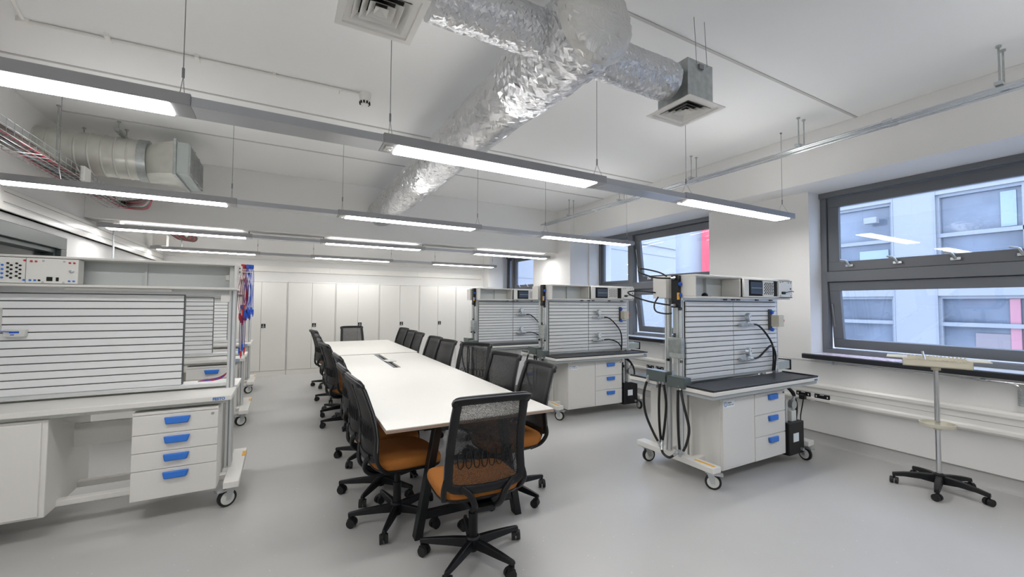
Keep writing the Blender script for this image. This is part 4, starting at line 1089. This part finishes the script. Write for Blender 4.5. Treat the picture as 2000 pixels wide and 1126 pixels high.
# hoses
def hose(i, pts, label, r=.011, name='hydraulic_hose', ends=(True, True), m_='blackrub'):
    P = [on(i, *p) for p in pts]; o = P[0]
    t = thing(name, label, 'hose', o, 0, 'black hydraulic hoses on the workstations')
    q = [Vector(p)-Vector(o) for p in P]; c = cat(q, 8)
    MB().tube(c, r, n=8).build('hose', M[m_], t)
    for e, (a, b) in zip(ends, ((c[0], c[2]), (c[-1], c[-3]))):
        if e:
            d = (b-a).normalized(); m = MB(); m.cyl(a-d*.012, a+d*.05, r*1.25, n=10); m.cyl(a+d*.0, a+d*.02, r*1.7, n=6); m.build('coupling', M['zinc'], t)
    return t
for i in range(3):
    n = WSN[i]
    hose(i, [(-.82, .20, .84), (-.845, .235, .68), (-.84, .22, .50), (-.82, .14, .33), (-.80, .075, .235)], 'hose bowing farthest back from the rear holder of the %s workstation' % n)
    hose(i, [(-.80, .085, .84), (-.81, .09, .62), (-.81, .085, .42), (-.80, .07, .22)], 'straight hose in the middle of the rear holder of the %s workstation' % n)
    hose(i, [(-.81, .045, .84), (-.81, .01, .64), (-.81, .03, .42), (-.80, .07, .25)], 'hose beside the straight one at the rear holder of the %s workstation' % n)
    hose(i, [(-.80, -.11, .82), (-.81, -.115, .6), (-.81, -.12, .4), (-.80, -.125, .22)], 'straight hose hanging from the front holder of the %s workstation' % n)
    hose(i, [(-.81, -.135, .82), (-.84, -.20, .66), (-.84, -.25, .48), (-.83, -.21, .33), (-.80, -.14, .24)], 'hose bowing forward from the front holder of the %s workstation' % n)
    hose(i, [(-.81, .06, .26), (-.835, .03, .20), (-.84, -.05, .185), (-.82, -.12, .25)], 'short hose looping low between the couplings of the %s workstation' % n)
    hose(i, [(.17, -.145, 1.31), (.30, -.15, 1.305), (.42, -.16, 1.22), (.52, -.165, 1.10), (.56, -.15, .96), (.56, -.14, .84)], 'black hose curving from the upper gauge down the %s workstation' % n, .009, ends=(True, False))
    hose(i, [(.17, -.145, .982), (.30, -.15, .99), (.38, -.17, 1.05), (.46, -.18, 1.10), (.54, -.165, 1.07), (.60, -.15, .98), (.59, -.14, .84)] if i == 0 else [(.17, -.145, .982), (.32, -.15, .99), (.45, -.17, .95), (.53, -.165, .88), (.55, -.15, .83)], 'hose from the lower gauge of the %s workstation' % n, .009, ends=(True, False), m_='blackrub')
    hose(i, [(.44, -.25, .745), (.50, -.31, .71), (.56, -.34, .65), (.555, -.33, .575)], 'supply hose arching to the power pack gauge of the %s workstation' % n, .010, ends=(False, True))
    hose(i, [(.55, -.2, .745), (.61, -.28, .66), (.65, -.31, .54), (.635, -.31, .39)], 'return hose at the right end of the power pack of the %s workstation' % n, .012, ends=(False, False))
hose(0, [(-.80, -.085, 1.735), (-.86, -.07, 1.73), (-.94, .02, 1.74), (-.99, .14, 1.79), (-.95, .16, 1.825), (-.86, .04, 1.79), (-.80, .0, 1.752)], 'thin hose looping above the top of the nearest workstation valve block', .007, ends=(True, False))
hose(0, [(-.80, -.085, 1.497), (-.87, -.06, 1.50), (-.96, .07, 1.53), (-1.02, .2, 1.58), (-1.0, .27, 1.615), (-.93, .2, 1.625), (-.80, .13, 1.61)], 'thin hose looping from the lower valve outlet of the nearest workstation', .007, ends=(True, False))
hose(0, [(-.80, .1, 1.57), (-.85, .1, 1.50), (-.86, .07, 1.44), (-.82, .0, 1.42), (-.80, -.05, 1.425)], 'short thin hose hanging under the side box of the nearest workstation', .007, ends=(False, False))
t = thing('power_cable', 'black mains cable from the wall socket to the nearest power pack', 'cable', (5.13, 2.56, .49))
m = MB(); m.tube(cat([(-.01, 0, -.03), (-.03, .0, -.09), (-.07, .0, -.2), (-.35, -.13, -.27), (-.645, -.20, -.18)], 8), .006, n=7); m.build('cable', M['black'], t)
m = MB(); m.box(-.05, .005, -.028, .028, -.03, .02); m.build('plug', M['black'], t, bev=.006)

# ------------------------------------------------------------------ tray stand
st_ = thing('projector_stand', 'beige tray stand on a steel pole with five-castor black base', 'stand', (4.74, 1.36, 0))
m = MB(); m.cyl((0, 0, .10), (0, 0, 1.0), .017, n=18); m.build('pole', M['chrome'], st_)
m = MB(); m.cyl((0, 0, .975), (0, 0, 1.015), .03, n=16); m.build('pole_collar', M['cream'], st_)
T = Matrix.Rotation(R_(-72), 4, 'Z')
m = MB(); m.box(-.20, .20, -.15, .15, 1.01, 1.022, T)
for a in ((-.20, .20, -.15, -.142), (-.20, .20, .142, .15), (-.20, -.192, -.15, .15), (.192, .20, -.15, .15)): m.box(a[0], a[1], a[2], a[3], 1.01, 1.07, T)
m.build('tray', M['cream'], st_, bev=.003)
for q in ((-.30, -.17), (.17, .30)): MB().box(q[0], q[1], -.12, .12, 1.068, 1.076, T).build('tray_wing', M['cream'], st_, bev=.002)
m = MB()
for k in range(16):
    for s in (-1, 1): m.box(-.175+k*.023, -.163+k*.023, s*.15-.006, s*.15+.006, 1.068, 1.08, T)
m.build('tray_teeth', M['cream'], st_)
m = MB(); m.cyl(T @ Vector((-.06, .1, 1.03)), T @ Vector((-.075, .11, 1.115)), .008, n=8); m.build('tray_pin', M['zinc'], st_)
m = MB(); m.lathe((0, 0, .52), (0, 0, 1), [(.022, -.03), (.03, -.005), (.108, .0), (.112, .025), (.106, .026), (.10, .006), (.02, .006)], 40); m.build('round_shelf', M['cream'], st_)
hub = MB().lathe((0, 0, .06), (0, 0, 1), [(.03, 0), (.042, .02), (.04, .07), (.024, .08)], 20).build('base_hub', M['chairblk'], st_)
for k in range(5):
    a = R_(-95)+2*PI*k/5; Rm = Matrix.Rotation(a, 4, 'Z'); m = MB(); vs = []
    sec = [(.03, .026, .06, .125), (.12, .026, .075, .12), (.22, .022, .072, .105), (.29, .016, .06, .09)]
    for x, w_, z0, z1 in sec: vs += [Rm @ Vector((x, -w_, z0)), Rm @ Vector((x, w_, z0)), Rm @ Vector((x, w_*.7, z1)), Rm @ Vector((x, -w_*.7, z1))]
    m.add(vs, [(i*4+q, i*4+(q+1) % 4, (i+1)*4+(q+1) % 4, (i+1)*4+q) for i in range(3) for q in range(4)]+[(3, 2, 1, 0), (12, 13, 14, 15)]); m.build('base_leg', M['chairblk'], hub, bev=.004)
    q = Rm @ Vector((.28, 0, 0)); ca = a+1.2; d = Vector((math.cos(ca), math.sin(ca), 0)); n_ = Vector((-d.y, d.x, 0)); m = MB()
    for s in (-1, 1): m.cyl(q+n_*(s*.006)+Vector((0, 0, .027)), q+n_*(s*.026)+Vector((0, 0, .027)), .027, n=18)
    m.cyl(q+Vector((0, 0, .04)), q+Vector((0, 0, .075)), .009, n=8); m.build('caster', M['blackrub'], hub)

# ------------------------------------------------------------------ light from outside, camera, view
W = bpy.data.worlds.new('overcast_sky'); S.world = W; W.use_nodes = True
bg = W.node_tree.nodes['Background']; bg.inputs['Color'].default_value = (.62, .745, 1.0, 1); bg.inputs['Strength'].default_value = 4.2

cam = bpy.data.cameras.new('camera'); co = bpy.data.objects.new('camera', cam); COL.objects.link(co)
r = Vector((.8767606650087846, -.48088714730044535, .006187718044135199))
u = Vector((-.02294876908412255, -.02898203789533934, .9993164641278343))
f = Vector((.4803791110059612, .8763033681554996, .036446078917347864))
co.matrix_world = Matrix(((r.x, u.x, -f.x, 0), (r.y, u.y, -f.y, 0), (r.z, u.z, -f.z, 1.5), (0, 0, 0, 1)))
cam.sensor_fit = 'HORIZONTAL'; cam.sensor_width = 36; cam.lens = 36*816.3743/2000; cam.clip_start = .05; cam.clip_end = 200
S.camera = co
S.view_settings.view_transform = 'Standard'; S.view_settings.look = 'None'; S.view_settings.gamma = 1; S.view_settings.use_curve_mapping = False
S.view_settings.exposure = .40
S.cycles.max_bounces = 10; S.cycles.diffuse_bounces = 6; S.cycles.glossy_bounces = 4; S.cycles.transparent_max_bounces = 16; S.cycles.sample_clamp_indirect = 6
S.cycles.use_denoising = True
